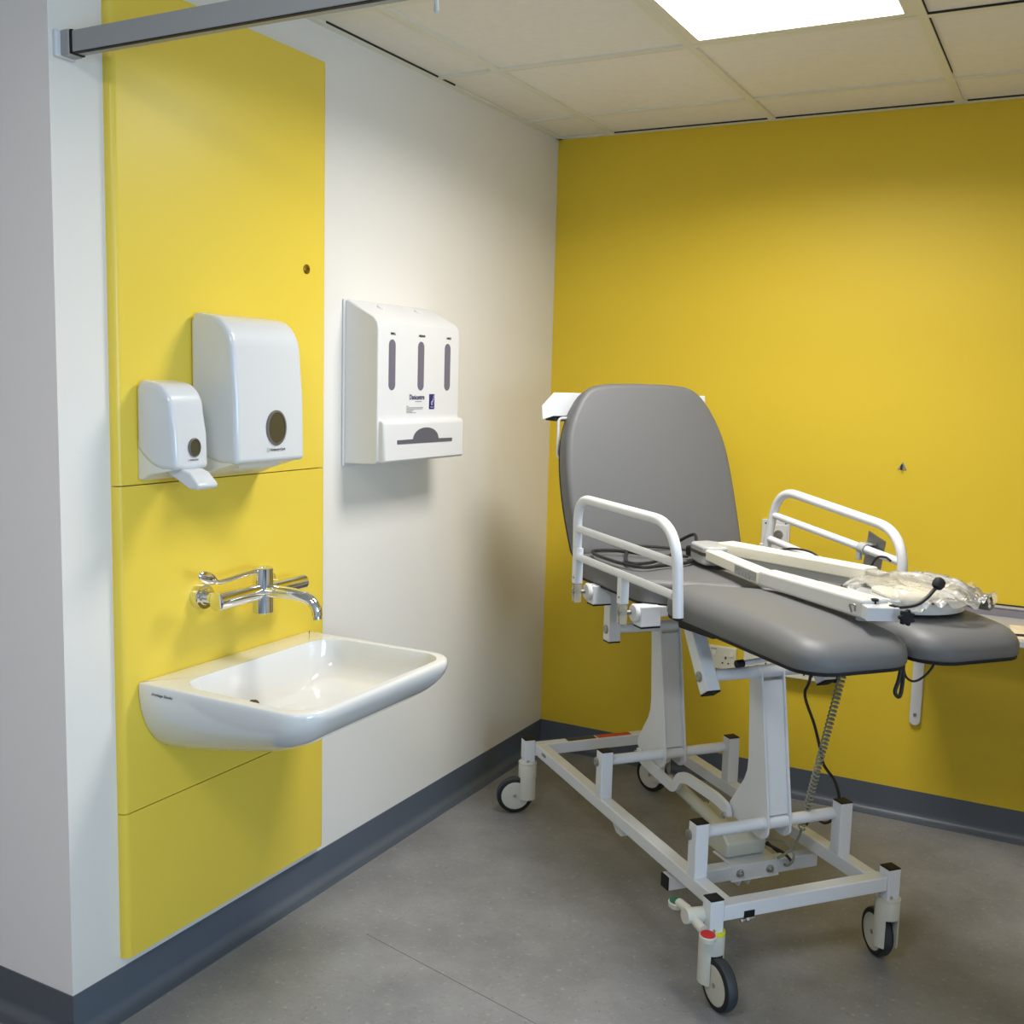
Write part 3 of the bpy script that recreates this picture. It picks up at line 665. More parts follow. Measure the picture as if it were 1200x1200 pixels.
# corner posts and casters
def caster(pu, pv, t, n, pedal=False):
    po = part('corner_post', lambda bb: box(bb, pu-.019, pu+.019, pv-.019, pv+.019, .174, .258), 'white_metal', bevel=.003, smooth=0)
    part('post_cap', lambda bb: box(bb, pu-.0185, pu+.0185, pv-.0185, pv+.0185, .258, .2615), 'black_plastic', po, bevel=.0015, smooth=0)
    part('post_screw', lambda bb: cyl(bb, (pu+.019, pv-.008, .186), (pu+.0215, pv-.008, .186), .004, 10), 'steel', po)
    part('post_screw', lambda bb: cyl(bb, (pu-.008, pv-.019, .190), (pu-.008, pv-.0215, .190), .004, 10), 'steel', po)
    t = V((t[0], t[1], 0)).normalized(); n = V((-t.y, t.x, 0))
    R, r_t = .0625, .0455; wc = V((pu, pv, R))+t*.042; P = V((pu, pv, 0))
    def forkm(bb):
        lathe(bb, P+V((0, 0, .126)), (0, 0, 1), [(0, .031), (.045, .031), (.050, .028)], 32)
        for sg in (-1, 1):      # two cheeks down either side of the wheel
            ca = math.acos(.0165/.031); pts = [(.031*math.cos(a), .031*math.sin(a)) for a in [-ca+2*ca*k/12 for k in range(13)]]
            prism(bb, pts, P, n*sg, t*sg, (0, 0, 1), .050, .1265)
    fk = part('caster', forkm, 'caster', smooth=40)
    part('caster_collar', lambda bb: lathe(bb, P+V((0, 0, .1715)), (0, 0, 1), [(0, .0275), (.0015, .0315), (.007, .0315), (.0085, .0275)], 32), 'yellow_ring' if pedal else 'caster', fk)
    part('tyre', lambda bb: lathe(bb, wc-n*.0145, n, [(0, .049), (0, .055), (.003, .0605), (.009, .0625), (.020, .0625), (.026, .0605), (.029, .055), (.029, .049), (.024, .047), (.005, .047)], 48), 'rubber', fk)
    part('tyre_wall', lambda bb: [lathe(bb, wc+n*sg*.0130, n*sg, [(0, .0475), (.0022, .0475), (.0022, .0562), (.0008, .0590), (0, .0590)], 48) for sg in (-1, 1)], 'rubber_black', fk)
    part('wheel_disc', lambda bb: lathe(bb, wc-n*.0150, n, [(0, .0475), (-.0005, .046), (.0015, .02), (.0015, .0), ], 40), 'hub', fk)
    part('wheel_disc', lambda bb: lathe(bb, wc+n*.0150, -n, [(0, .0475), (-.0005, .046), (.0015, .02), (.0015, .0), ], 40), 'hub', fk)
    part('axle_nut', lambda bb: cyl(bb, wc-n*.017, wc+n*.017, .006, 6), 'steel', fk)
    return fk
fkb = caster(.590, -.262, (1, 0), 0, True)
caster(-.590, -.262, (-.25, -.97), 0)
caster(.590, .262, (-.976, .22), 0)
caster(-.590, .262, (-.92, -.39), 0)
# brake pedal on the near front caster
def pedal(bb):
    sweep(bb, fillet([(.515, -.312, .218), (.565, -.312, .221), (.590, -.310, .208), (.622, -.308, .202)], .02, 5), .0115, 14)
    cyl(bb, (.573, -.330, .216), (.573, -.275, .212), .0185, 20)
    for q in ((.505, -.313, .216), (.640, -.306, .198)): lathe(bb, V(q)-V((0, 0, .014)), (.05, 0, 1), [(0, .016), (.003, .0195), (.014, .0205), (.016, .019)], 28)
pd = part('brake_pedal', pedal, 'caster', label='grey brake pedal bar with a green and a red disc')
part('release_disc', lambda bb: lathe(bb, (.5055, -.313, .2178), (.05, 0, 1), [(0, .0175), (.0015, .0170), (.0015, 0)], 28), 'green', pd, label='green disc')
part('brake_disc', lambda bb: lathe(bb, (.6405, -.306, .1998), (.05, 0, 1), [(0, .0180), (.0015, .0175), (.0015, 0)], 28), 'red', pd, label='red disc')
# four uprights
for uu in (UP, UR):
    for s in (-1, 1):
        vv = s*UV
        po = part('upright', lambda bb: box(bb, uu-.019, uu+.019, vv-.019, vv+.019, .240, ZU-.003), 'white_metal', bevel=.003, smooth=0)
        part('upright_cap', lambda bb: box(bb, uu-.0185, uu+.0185, vv-.0185, vv+.0185, ZU-.003, ZU), 'black_plastic', po, bevel=.0015, smooth=0)
        part('pivot_bolt', lambda bb: lathe(bb, (uu-.014, vv+s*.019, ZR_), (0, s, 0), [(0, .0135), (.003, .0135), (.005, .011), (.0055, .006), (.0045, .004), (.0045, 0)], 28), 'dull_steel', po)
    part('pivot_rod', lambda bb: cyl(bb, (uu-.016, -UV+.018, ZR_), (uu-.016, UV-.018, ZR_), .0155, 28), 'white_metal')
# lifting columns
TU, TZ = -.076, .385    # offset of the top pivot from the bottom pivot
PLV = (-.014, .054)
outl = [(.338, .742), (.352, .750), (.369, .750), (.381, .738), (.388, .70), (.449, .350), (.447, .318), (.430, .302), (.410, .297), (.289, .309), (.268, .322), (.266, .341), (.300, .390), (.329, .430), (.341, .460), (.344, .500), (.331, .68), (.327, .725)]
for du in (0, -.537):
    col_o = [V((a+du, z)) for a, z in outl]; col_o = round_poly([p for p in col_o], .02, 3)
    def plates(bb):
        for k, vv in enumerate(PLV): prism(bb, col_o, (0, 0, 0), (1, 0, 0), (0, 0, 1), (0, 1, 0), vv-.003, vv+.003)
        box_pts = [(.378, .712), (.436, .366), (.352, .366), (.340, .50), (.330, .712)]
        prism(bb, [V((a+du, z)) for a, z in box_pts], (0, 0, 0), (1, 0, 0), (0, 0, 1), (0, 1, 0), PLV[0]+.002, PLV[1]-.002)
    du = du; cl = part('lifting_column', plates, 'white_metal', bevel=.0018, smooth=35)
    part('column_seam', lambda bb: beam(bb, (.3885+du, PLV[1]-.006, .62), (.4215+du, PLV[1]-.006, .40), .0016, .0012, (0, 1, 0)), 'ink_grey', cl, smooth=0)
    part('pivot_boss', lambda bb: cyl(bb, (.363+du, PLV[0]-.010, .733), (.363+du, PLV[1]+.010, .733), .0175, 24), 'white_metal', cl)
    part('pivot_boss', lambda bb: cyl(bb, (.427+du, PLV[0]-.009, ZR_), (.427+du, PLV[1]+.009, ZR_), .0175, 24), 'white_metal', cl)
# top pivot rods and hanging brackets
for k, du in enumerate((0, -.505)):
    uu = .363+du if k == 0 else .363-.537
    part('pivot_rod', lambda bb: cyl(bb, (uu, -.165, .733), (uu, .175, .733), .0155, 28), 'white_metal')
    for s in (-1, 1):
        vv = s*.178+.006
        if k == 0: a, c = V((.388, vv, .697)), V((.275, vv, .872))
        else: a, c = V((uu, vv, .697)), V((uu, vv, .872))
        br = part('hanger_bracket', lambda bb: beam(bb, a, c, .040, .040, (1, 0, 0)), 'white_metal', bevel=.003, smooth=0)
        d = (c-a).normalized(); part('bracket_cap', lambda bb: beam(bb, a-d*.004, a, .039, .039, (1, 0, 0)), 'black_plastic', br, bevel=.0015, smooth=0)
        part('pivot_bolt', lambda bb: lathe(bb, (uu, vv+s*.020, .733), (0, s, 0), [(0, .0135), (.003, .0135), (.005, .011), (.0055, .006), (.0045, .004), (.0045, 0)], 28), 'dull_steel', br)
# link bar between the columns
lp = [(-.245, .309), (-.210, .296), (-.020, .277), (.000, .288), (.020, .321), (.060, .333), (.220, .335), (.272, .326), (.278, .306)]
lp = fillet([V((a, -.026, z)) for a, z in lp], .02, 5)
def linkbar(bb):
    n = len(lp); up, dn = [], []
    for i, P in enumerate(lp):
        d = (lp[min(i+1, n-1)]-lp[max(i-1, 0)]).normalized(); nn = V((-d.z, 0, d.x))*.0155
        up.append((P+nn)); dn.append((P-nn))
    prism(bb, [V((p.x, p.z)) for p in up+dn[::-1]], (0, 0, 0), (1, 0, 0), (0, 0, 1), (0, 1, 0), -.034, -.022)
lk = part('link_bar', linkbar, 'white_metal', bevel=.0015)
for uu, zz in ((-.238, .306), (.276, .308)): part('link_bolt', lambda bb: (cyl(bb, (uu, -.044, zz), (uu, .0, zz), .0055, 12), cyl(bb, (uu, -.040, zz), (uu, -.034, zz), .010, 6)), 'steel', lk)
# cross-member with the actuator mount
xm = part('cross_member', lambda bb: box(bb, .299, .337, -.236, .235, .150, .188), 'white_metal', bevel=.003, smooth=0)
part('cross_member_cap', lambda bb: box(bb, .2995, .3365, -.240, -.236, .1505, .1875), 'black_plastic', xm, bevel=.0015, smooth=0)
def mount(bb):
    box(bb, .240, .338, -.045, .105, .188, .192); box(bb, .335, .339, -.045, .105, .150, .192); box(bb, .262, .342, -.045, .105, .146, .150)
    for vv in (-.012, .018): prism(bb, round_poly([(.290, .146), (.335, .146), (.322, .122), (.302, .122)], .006, 3), (0, 0, 0), (1, 0, 0), (0, 0, 1), (0, 1, 0), vv, vv+.004)
mo = part('motor_mount', mount, 'white_metal', bevel=.0012, smooth=0)
for vv in (-.02, .075): part('mount_bolt', lambda bb: (cyl(bb, (.339, vv, .168), (.352, vv, .168), .0048, 12), cyl(bb, (.339, vv, .168), (.3455, vv, .168), .0095, 6), cyl(bb, (.339, vv, .168), (.3405, vv, .168), .0115, 20)), 'steel', mo)
def motor(bb):
    pr = [(.30, .192), (.305, .235), (.270, .262), (.215, .268), (.170, .240), (.165, .192)]
    prism(bb, round_poly(pr, .012, 4), (0, 0, 0), (1, 0, 0), (0, 0, 1), (0, 1, 0), -.040, .085)
mt_ = part('actuator', motor, 'motor', bevel=.006, bseg=3, label='pale grey actuator motor under the couch')
part('actuator_tube', lambda bb: (cyl(bb, (.18, .02, .225), (-.07, .02, .255), .018, 24), cyl(bb, (-.07, .02, .255), (-.12, .02, .262), .011, 20)), 'motor', mt_)
def lid(bb): beam(bb, (-.030, .092, .204), (.235, .092, .200), .100, .016)
li = part('control_box', lid, 'motor', bevel=.004, smooth=0)
for uu, vv in ((-.02, .050), (-.02, .075), (-.02, .10), (.05, .050), (.12, .050)):
    part('lid_screw', lambda bb: cyl(bb, (uu, vv, .210), (uu, vv, .213), .003, 10), 'rubber_black', li)
part('motor_lead', lambda bb: sweep(bb, smooth_path([(.29, .085, .22), (.33, .12, .205), (.36, .13, .19), (.33, .145, .18), (.29, .13, .19), (.27, .11, .21)], 6), .004, 8), 'cable', mt_)
part('motor_lead', lambda bb: sweep(bb, smooth_path([(.30, .085, .235), (.35, .11, .245), (.375, .125, .215), (.36, .12, .18), (.31, .13, .165)], 6), .0035, 8), 'coil', mt_)
part('frame_foot', lambda bb: prism(bb, round_poly([(-.045, .203), (.018, .203), (.030, .178), (.018, .160), (-.015, .160), (-.040, .180)], .012, 4), (0, 0, 0), (1, 0, 0), (0, 0, 1), (0, 1, 0), -.215, -.19), 'satin_white', bevel=.004, bseg=3)
part('rail_clip', lambda bb: box(bb, -.52, -.49, -.242, -.2385, .222, .231), 'dull_steel', bevel=.001, smooth=0)
# seat frame
for s in (-1, 1):
    part('seat_beam', lambda bb: box(bb, -.245, .33, s*.178+.006-.015, s*.178+.006+.015, .862, .892), 'white_metal', bevel=.003, smooth=0)
    for (ua, ub) in ((-.098, -.054), (.192, .236)):
        vo = s*.297
        sb = part('rail_block', lambda bb: (box(bb, ua, ub, min(vo, s*.238), max(vo, s*.238), .838, .893), box(bb, ua+.004, ub-.004, min(s*.2381, s*.19), max(s*.2381, s*.19), .862, .891)), 'white_metal', bevel=.003, smooth=0)
        part('block_cap', lambda bb: box(bb, ua+.001, ub-.001, min(vo, s*.238)+.001, max(vo, s*.238)-.001, .834, .838), 'black_plastic', sb, smooth=0)
        part('rail_knob', lambda bb: lathe(bb, ((ua+ub)/2-.004, vo, .872), (0, s, 0), [(0, .024), (.008, .025), (.012, .022), (.014, .012), (.014, 0)], 28), 'satin_white', sb)
part('leg_beam', lambda bb: [box(bb, .25, .80, v0, v0+.028, .862, .887) for v0 in (-.16, .132)], 'white_metal', bevel=.003, smooth=0)
part('under_board', lambda bb: prism(bb, [(.33, .888), (.52, .888), (.50, .868), (.34, .860)], (0, 0, 0), (1, 0, 0), (0, 0, 1), (0, 1, 0), -.245, -.06), 'black_plastic', smooth=0)
part('release_lever', lambda bb: cyl(bb, (.50, -.158, .802), (.50, -.02, .812), .0065, 14), 'satin_white')
part('lever_grip', lambda bb: cyl(bb, (.50, -.175, .801), (.50, -.155, .802), .0095, 14), 'black_plastic')
# upholstery
topprof = lambda h, R, k=.8: [(.004, 0), (0, .006)]+[(0, h-R*k)]+[(R*(1-math.cos(a)), h-R*k+R*k*math.sin(a)) for a in [PI/2*i/9 for i in range(1, 10)]]
seat_ol = round_poly([(-.245, -.28), (.192, -.28), (.385, -.005), (.385, .035), (.192, .31), (-.245, .31)], [.04, .07, .05, .05, .07, .04], 8)
part('seat_cushion', lambda bb: pad_mesh(bb, seat_ol, topprof(.064, .026), (0, 0, .895)), 'pad', smooth=50)
part('seat_board', lambda bb: prism(bb, [p for p in inset(dense(seat_ol, .02), .004)], (0, 0, 0), (1, 0, 0), (0, 1, 0), (0, 0, 1), .888, .896), 'black_plastic', smooth=0)
def legdef(P):
    s = max(0, (P.x-.70)/.22); k = (P.z-.895)/.075
    return V((P.x, P.y, P.z-k*.020*s*s))
for s in (-1, 1):
    pts = [(.205, -.300), (.925, -.300), (.925, -.010), (.425, -.010)]
    rad = [.080, .075, .080, .14]
    if s > 0: pts = [(a, -v_) for a, v_ in pts][::-1]; rad = rad[::-1]
    pts = [(a, v_+.016) for a, v_ in pts]
    ol = round_poly(pts, rad, 8)
    lc = part('leg_cushion', lambda bb: pad_mesh(bb, ol, topprof(.0725, .050, .95), (0, 0, .895), deform=legdef), 'pad', smooth=50)
    part('leg_board', lambda bb: prism(bb, inset(dense(ol, .02), .003), (0, 0, 0), (1, 0, 0), (0, 1, 0), (0, 0, 1), .8885, .896), 'black_plastic', lc, smooth=0)
# backrest, leaning back
bt = math.atan2(.165, .50); BXv = V((0, 1, 0)); BYv = V((-math.sin(bt), 0, math.cos(bt))); BZv = V((math.cos(bt), 0, math.sin(bt)))
bo = V((-.210, 0, .950))
bl = smooth_path([(-.270, .03, 0), (-.279, .12, 0), (-.283, .22, 0), (-.278, .32, 0), (-.262, .40, 0), (-.228, .475, 0), (-.185, .528, 0), (-.13, .546, 0), (-.06, .551, 0), (.04, .552, 0), (.13, .549, 0), (.19, .537, 0), (.235, .495, 0), (.272, .42, 0), (.293, .34, 0), (.302, .24, 0), (.306, .12, 0), (.307, .03, 0)], 4)
bol = ([V((-.262, 0.008)), V((-.245, 0))]+[V((.285, 0)), V((.302, .01))]+[V((p.x, p.y)) for p in bl][::-1])
bc = part('backrest_cushion', lambda bb: pad_mesh(bb, bol, topprof(.065, .020), bo-BZv*.065, BXv, BYv, BZv), 'pad', smooth=50)
part('backrest_board', lambda bb: prism(bb, inset(dense(bol, .02), .004), bo-BZv*.065, BXv, BYv, BZv, -.012, .001), 'black_plastic', bc, smooth=0)
part('backrest_frame', lambda bb: [beam(bb, bo-BZv*.095+BXv*v0+BYv*(-.08), bo-BZv*.095+BXv*v0+BYv*.50, .03, .03, (1, 0, 0)) for v0 in (-.15, .15)], 'white_metal', bevel=.003, smooth=0)
lo = [(-.405, -.235, 1.357), (-.42, -.262, 1.357), (-.42, -.262, 1.229), (-.392, -.235, 1.229)]
part('grab_handle', lambda bb: sweep(bb, fillet(lo, .02, 6), .0045, 12), 'white_metal')
def roll_holder(bb):
    u0, u1 = -.53, -.447
    pr = [(-.275, 1.436), (.285, 1.436), (.315, 1.398), (.308, 1.368), (.30, 1.366), (.296, 1.376), (-.29, 1.364), (-.29, 1.358), (-.316, 1.352), (-.320, 1.385)]
    pts_top = [(-.272, 1.436), (.286, 1.436)]
    A = [bb.verts.new(q) for q in ((u1, -.270, 1.436), (u1, .280, 1.436), (u1+.004, .284, 1.366), (u1+.004, -.270, 1.362))]
    B = [bb.verts.new(q) for q in ((u0, -.230, 1.434), (u0, .286, 1.434), (u0-.004, .286, 1.362), (u0-.004, -.230, 1.362))]
    Cc = [bb.verts.new(q) for q in ((u1-.004, -.308, 1.394), (u1-.002, -.305, 1.350), (u0+.004, -.262, 1.392), (u0+.002, -.260, 1.350))]
    bb.faces.new(A); bb.faces.new(B[::-1]); bb.faces.new((A[0], B[0], B[1], A[1])); bb.faces.new((A[1], B[1], B[2], A[2])); bb.faces.new((A[3], A[2], B[2], B[3]))
    bb.faces.new((A[0], A[3], Cc[1], Cc[0])); bb.faces.new((B[0], Cc[2], Cc[3], B[3])); bb.faces.new((Cc[0], Cc[1], Cc[3], Cc[2])); bb.faces.new((A[0], Cc[0], Cc[2], B[0])); bb.faces.new((A[3], B[3], Cc[3], Cc[1]))
rh = part('paper_roll_holder', roll_holder, 'white_metal', bevel=.002, smooth=0)
part('holder_slot', lambda bb: box(bb, -.525, -.450, -.262, .28, 1.346, 1.362), 'dark_gap', rh, smooth=0)
part('holder_arm', lambda bb: box(bb, -.46, -.415, -.03, .03, 1.30, 1.36), 'white_metal', rh, smooth=0)
# side rails
def side_rail(v, legL, legR, top, mids, rb, posts):
    w = part('side_rail', lambda bb: sweep(bb, fillet([(legL[0], v, legL[1]), (top[0], v, top[1]), (top[2], v, top[3]), (legR[0], v, legR[1])], [0, rb[0], rb[1], 0], 10), .0132, 18), 'white_metal')
    for (a, za, c, zc) in mids: part('rail_bar', lambda bb: cyl(bb, (a, v, za), (c, v, zc), .0108, 18), 'white_metal', w)
    for (a, z0, z1) in posts:
        part('rail_post', lambda bb: box(bb, a-.012, a+.012, v-.012, v+.012, z0, z1), 'white_metal', w, bevel=.002, smooth=0)
        part('rail_latch', lambda bb: (box(bb, a-.011, a-.004, v-.010, v+.010, z0-.055, z0), box(bb, a+.004, a+.011, v-.010, v+.010, z0-.055, z0)), 'clear_plastic', w, bevel=.002, smooth=0)
        part('latch_bolt', lambda bb: (cyl(bb, (a+.002, v-.016, z0-.024), (a+.002, v+.038, z0-.024), .006, 12), cyl(bb, (a+.002, v-.0135, z0+.018), (a+.002, v-.012, z0+.018), .003, 10)) if v < 0 else (cyl(bb, (a, v-.038, z0-.024), (a, v+.016, z0-.024), .006, 12),), 'dull_steel', w)
    return w
NV = -.335
r1 = side_rail(NV, (-.088, .905), (.487, .922), (-.098, 1.144, .463, 1.143), [(-.095, 1.055, .462, 1.050), (-.088, .974, .468, .971)], (.075, .11), [(-.086, .897, 1.0), (.200, .897, .968)])
part('rail_end_cap', lambda bb: cyl(bb, (.487, NV, .919), (.487, NV, .9225), .0128, 18), 'black_plastic', r1)
side_rail(.33, (-.128, .955), (.487, .92), (-.078, 1.163, .470, 1.108), [(-.098, 1.080, .474, 1.028), (-.118, 1.004, .476, .945)], (.09, .11), [(-.134, .897, .985), (.200, .897, .968)])
# leads
part('handset_lead', lambda bb: sweep(bb, smooth_path([(.25, .25, .885), (.236, .25, .67), (.216, .25, .605), (.265, .25, .535), (.300, .25, .470), (.318, .25, .435), (.366, .252, .405), (.385, .256, .36), (.375, .258, .31), (.33, .258, .27), (.26, .27, .255), (.20, .29, .20)], 8), .0042, 10), 'cable')
part('hand_control_lead', lambda bb: sweep(bb, smooth_path([(.85, .112, .890), (.85, .100, .865), (.85, .078, .846), (.85, .051, .838), (.85, .028, .852), (.85, .018, .885)], 8), .0026, 8), 'cable')
part('strap_loop', lambda bb: sweep(bb, smooth_path([(.85, .016, .888), (.85, .010, .845), (.85, .002, .820), (.852, .008, .808), (.85, .018, .812), (.85, .021, .850), (.85, .017, .888)], 8), .0045, 8), 'cable')
# coiled lead down to the floor
def coil(bb):
    a, c = V((.549, .1, .885)), V((.40, .125, .300)); a = V((.585, .1, .880)); d, s, t = frame(a, c); n = 48*12; L = (c-a).length
    path = [a+d*L*i/n+(s*math.cos(2*PI*i/12)+t*math.sin(2*PI*i/12))*.0085 for i in range(n+1)]
    sweep(bb, path, .0024, 6)
part('coiled_lead', coil, 'coil')
part('coiled_lead_tail', lambda bb: sweep(bb, smooth_path([(.40, .125, .300), (.385, .13, .27), (.37, .12, .23), (.35, .09, .20)], 6), .0035, 8), 'coil')

# ================================================================== CLIP ON THE FAR RAIL
def local_thing(name, base_l):
    c, s = math.cos(CA), math.sin(CA); b_ = V(base_l)
    o = empty(name, (CO.x+c*b_.x-s*b_.y, CO.y+s*b_.x+c*b_.y, b_.z), CA); return o
def lpart(name, fn, mt, par, base, smooth=35, bevel=0, bseg=2, label=None):
    bb = BM(); fn(bb); o = finish(name, bb, mt, par, smooth=smooth, bevel=bevel, bseg=bseg, base=V(base))
    if label: o['label'] = label
    return o
B = (.33, .345, 1.03); t = local_thing('rail_clamp', B); tag(t, 'grey metal plate clamped to the middle bar of the far side rail', 'clamp')
lpart('clamp_plate', lambda bb: prism(bb, [(.314, 1.088), (.382, 1.068), (.366, .975), (.298, .980)], (0, .352, 0), (1, 0, 0), (0, 0, 1), (0, 1, 0), 0, .004), 'dull_steel', t, B, smooth=0, bevel=.0008)
lpart('clamp_hook', lambda bb: (lathe(bb, (.312, .33, 1.042), V((1, 0, -.09)), [(0, .0125), (0, .0165), (.026, .0165), (.026, .0125)], 28), box(bb, .316, .350, .335, .353, 1.053, 1.058), box(bb, .312, .326, .316, .326, 1.010, 1.034)), 'lamp_joint', t, B, bevel=.0008)

# ================================================================== FOLDED MAGNIFIER LAMP
B = (.45, .05, .972); t = local_thing('magnifier_lamp', B); tag(t, 'folded white arm magnifier lamp with gooseneck, lying on the couch cushions', 'lamp')
def hexa(bb, P):
    vs = [bb.verts.new(p) for p in P]
    for f in ((0,3,2,1), (4,5,6,7), (0,1,5,4), (1,2,6,5), (2,3,7,6), (3,0,4,7)): bb.faces.new([vs[i] for i in f])
def bar(bb, a, c, wa, wc, z0a, z1a, z0c, z1c):
    a, c = V(a), V(c); d = (c-a).normalized(); n = V((-d.y, d.x)); P = []
    P = [(a.x+n.x*-wa, a.y+n.y*-wa, z0a), (c.x-n.x*wc, c.y-n.y*wc, z0c), (c.x+n.x*wc, c.y+n.y*wc, z0c), (a.x+n.x*wa, a.y+n.y*wa, z0a)]
    Q = [(a.x+n.x*-wa, a.y+n.y*-wa, z1a), (c.x-n.x*wc, c.y-n.y*wc, z1c), (c.x+n.x*wc, c.y+n.y*wc, z1c), (a.x+n.x*wa, a.y+n.y*wa, z1a)]
    hexa(bb, P+Q)
lpart('hinge_head', lambda bb: prism(bb, round_poly([(.015, -.03), (.13, -.05), (.15, .02), (.06, .062), (.01, .03)], .022, 6), (0, 0, 0), (1, 0, 0), (0, 1, 0), (0, 0, 1), .974, 1.026), 'lamp_joint', t, B, bevel=.006, bseg=3)
lpart('hinge_band', lambda bb: prism(bb, round_poly([(.0135, -.0315), (.131, -.0515), (.1515, .021), (.06, .0635), (.0085, .031)], .022, 6), (0, 0, 0), (1, 0, 0), (0, 1, 0), (0, 0, 1), 1.000, 1.009), 'window_dark', t, B)
lpart('rear_arm', lambda bb: bar(bb, (.115, -.022), (.42, -.045), .021, .024, .990, 1.019, .978, 1.010), 'lamp_cream', t, B, bevel=.004, smooth=0)
ll = lpart('front_arm', lambda bb: bar(bb, (.415, -.042), (.835, -.052), .026, .034, .975, 1.014, .981, 1.024), 'lamp_grey', t, B, bevel=.007, bseg=3, smooth=0)
lpart('arm_label', lambda bb: hexa(bb, [(.300, -.0608, .985), (.408, -.0685, .982), (.408, -.0698, .982), (.300, -.0622, .985), (.300, -.0608, 1.008), (.408, -.0685, 1.006), (.408, -.0698, 1.006), (.300, -.0622, 1.008)]), 'sticker_grey', t, B, smooth=0)
lpart('arm_inlay', lambda bb: bar(bb, (.63, -.050), (.72, -.052), .008, .008, 1.017, 1.0212, 1.018, 1.0225), 'base_white', ll, B, smooth=0)
for q in ((.80, -.060), (.43, -.04)): lpart('arm_foot', lambda bb: cyl(bb, (q[0], q[1], .9712), (q[0], q[1], .983), .012, 20), 'lamp_joint', t, B)
lpart('second_arm', lambda bb: bar(bb, (.10, .035), (.585, .140), .030, .026, 1.002, 1.036, 1.010, 1.042), 'lamp_cream', t, B, bevel=.004, smooth=0)
lpart('arm_underside', lambda bb: bar(bb, (.16, .048), (.575, .138), .024, .021, .985, 1.002, .990, 1.010), 'lamp_joint', t, B, smooth=0)
lpart('arm_end_cap', lambda bb: bar(bb, (.583, .1395), (.625, .148), .023, .020, 1.008, 1.038, 1.006, 1.034), 'clear_plastic', t, B, smooth=0, bevel=.004)
lpart('switch_box', lambda bb: bar(bb, (.828, -.085), (.853, -.020), .036, .036, .984, 1.014, .984, 1.014), 'gloss_white', t, B, smooth=0, bevel=.002)
lpart('corner_hook', lambda bb: sweep(bb, fillet([(.800, -.088, .990), (.796, -.092, 1.008), (.815, -.092, 1.010), (.815, -.092, .996)], .004, 3), .0022, 8), 'dull_steel', t, B)
lpart('thumb_screw', lambda bb: lathe(bb, (.832, -.055, 1.014), (0, 0, 1), [(0, .004), (.006, .004), (.006, .009), (.010, .009), (.011, .006), (.011, 0)], 12), 'black_plastic', t, B)
lpart('toggle', lambda bb: box(bb, .860, .877, -.040, -.030, 1.014, 1.017), 'black_plastic', t, B, smooth=0)
kc = V((.902, -.032, .998)); kd = V((.85, -.25, .1)).normalized()
def starknob(bb):
    _, s, q = frame((0,0,0), kd); n = 49; pts = [(1+.16*math.cos(7*2*PI*k/n))*.0155 for k in range(n)]
    A = [bb.verts.new(kc+(s*math.cos(2*PI*k/n)+q*math.sin(2*PI*k/n))*pts[k]) for k in range(n)]; C2 = [bb.verts.new(kc+kd*.012+(s*math.cos(2*PI*k/n)+q*math.sin(2*PI*k/n))*pts[k]) for k in range(n)]
    bb.faces.new(A[::-1]); bb.faces.new(C2)
    for k in range(n): j = (k+1) % n; bb.faces.new((A[k], A[j], C2[j], C2[k]))
lpart('star_knob', starknob, 'black_plastic', t, B, bevel=.0015)
lpart('knob_stem', lambda bb: cyl(bb, kc-kd*.025, kc, .004, 12), 'steel', t, B)
lpart('gooseneck', lambda bb: sweep(bb, smooth_path([(.870, -.028, 1.012), (.890, .004, 1.020), (.893, .032, 1.036), (.893, .055, 1.058)], 8), .0042, 10), 'cable', t, B)
lpart('gooseneck_tip', lambda bb: lathe(bb, (.894, .052, 1.054), (0, .45, .7), [(0, .006), (.003, .011), (.011, .0135), (.020, .012), (.025, .006), (.026, 0)], 24), 'rubber_black', t, B)
RC = V((.690, .155, 0))
lpart('lens_ring', lambda bb: lathe(bb, (RC.x, RC.y, .973), (0, 0, 1), [(0, .126), (.002, .131), (.026, .133), (.030, .131), (.032, .126), (.030, .118), (.022, .112), (.0205, .10), (.022, 0)], 64), 'gloss_white', t, B)
lpart('lens_cover', lambda bb: prism(bb, round_poly([(-.075, -.05), (.04, -.075), (.08, -.01), (.05, .06), (-.05, .065)], .03, 6), (RC.x, RC.y, 0), (1, 0, 0), (0, 1, 0), (0, 0, 1), .994, 1.006), 'lamp_cream', t, B, bevel=.004)
lpart('lamp_bracket', lambda bb: (beam(bb, (.60, .145, 1.00), (.645, .155, 1.00), .03, .02), cyl(bb, (.80, .02, .985), (.86, -.02, .995), .006, 12)), 'lamp_joint', t, B, smooth=0)
# mains lead of the lamp, coiled on the seat
lead = [(.035, -.012, .995), (.00, .005, 1.000), (-.03, .02, 1.02), (-.075, .035, 1.03), (-.12, .01, 1.0), (-.06, -.04, .978), (.03, -.145, .974), (.055, -.20, .974), (.035, -.235, .974), (-.04, -.205, .974), (-.12, -.165, .976), (-.165, -.20, .976), (-.170, -.245, .974), (-.12, -.262, .972), (-.04, -.262, .972), (.03, -.255, .972), (.10, -.225, .972), (.09, -.16, .972), (.07, -.08, .972), (.045, -.035, .974), (.0, .0, .976)]
lpart('mains_lead', lambda bb: sweep(bb, smooth_path(lead, 8), .0050, 8), 'cable', t, B)
lpart('mains_lead', lambda bb: sweep(bb, smooth_path([(.01, .03, .985), (-.05, .06, .980), (-.14, -.05, .985), (-.165, -.13, .985), (-.13, -.15, .975), (-.06, -.09, .974), (.01, -.03, .980)], 8), .0042, 8), 'cable', t, B)
lpart('cable_plug', lambda bb: beam(bb, (-.035, .000, .990), (.03, -.01, .995), .026, .030), 'black_plastic', t, B, bevel=.006, smooth=0)
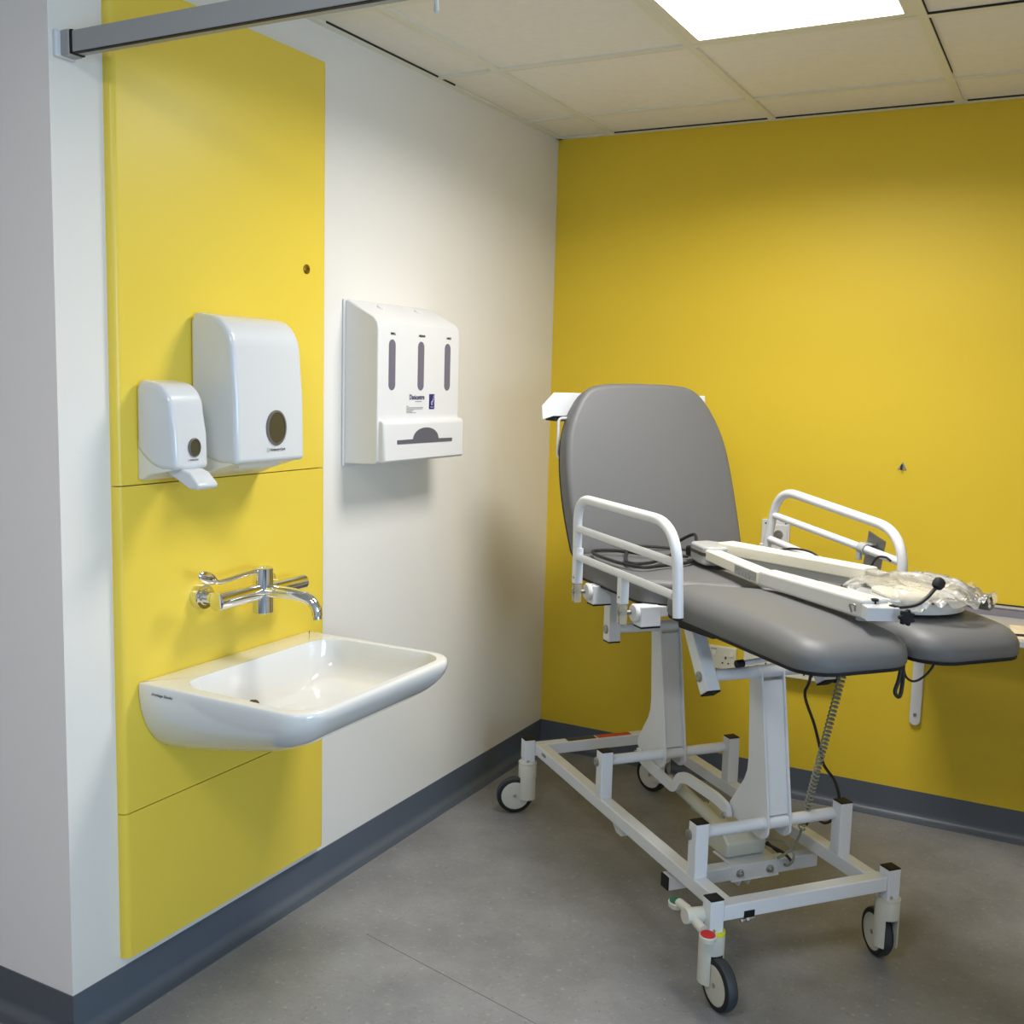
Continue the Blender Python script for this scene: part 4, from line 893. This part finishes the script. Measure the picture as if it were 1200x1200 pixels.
lpart('cable_plug', lambda bb: beam(bb, (-.04, .04, .985), (.01, .025, .990), .022, .024), 'black_plastic', t, B, bevel=.006, smooth=0)
lpart('spare_lead', lambda bb: sweep(bb, smooth_path([(.20, .13, 1.02), (.25, .155, 1.035), (.32, .175, 1.03), (.38, .18, .990)], 6), .003, 8), 'cable', t, B)
lpart('spare_lead', lambda bb: sweep(bb, smooth_path([(.47, .235, 1.02), (.48, .245, 1.045), (.505, .25, 1.05), (.53, .245, 1.045)], 6), .003, 8), 'cable', t, B)
# polythene bag
def bag():
    base = V((.70, .165, .975)); n = 84; bb = BM(); grid = {}
    for i in range(n+1):
        for j in range(n+1):
            a = -1+2*i/n; c = -1+2*j/n; q = V((a*3.2, c*3.2, .3))
            edge = 1+.16*noise.noise(V((math.atan2(c, a)*2.2, 1.7, 0)))
            u = RC.x+.005+a*.158*edge; v = RC.y+.035+c*.150*edge
            rr = math.hypot((u-RC.x)/.133, (v-RC.y)/.133)
            w = 1/(1+math.exp(14*(rr-1.02)))
            z = .978+.036*w
            w1 = abs(noise.noise(V((u*11+v*6, v*24-u*5, 1.0)))); w2 = abs(noise.noise(V((u*60+v*25, v*52-u*20, 5.0))))
            amp = .010+.016*max(0, (v-RC.y)/.15)+.008*(1-w)
            z += amp*(1.0-2.0*w1)+.0022*(1-2*w2)+.004
            if u > .83: z += .006
            z = max(z, .977 if w < .5 else 1.007)
            if math.hypot(a, c) < 1.12: grid[i, j] = bb.verts.new((u, v, z))
    for i in range(n):
        for j in range(n):
            k = [(i, j), (i+1, j), (i+1, j+1), (i, j+1)]
            if all(x in grid for x in k): bb.faces.new([grid[x] for x in k])
    # a twisted tail
    c, s = math.cos(CA), math.sin(CA)
    bb.normal_update()
    me_o = finish('plastic_bag', bb, 'film', None, smooth=0, base=base)
    for p in me_o.data.polygons: p.use_smooth = True
    me_o.location = (CO.x+c*base.x-s*base.y, CO.y+s*base.x+c*base.y, base.z); me_o.rotation_euler = (0, 0, CA)
    tag(me_o, 'crumpled clear plastic bag over the round head of the magnifier lamp', 'plastic bag')
bag()
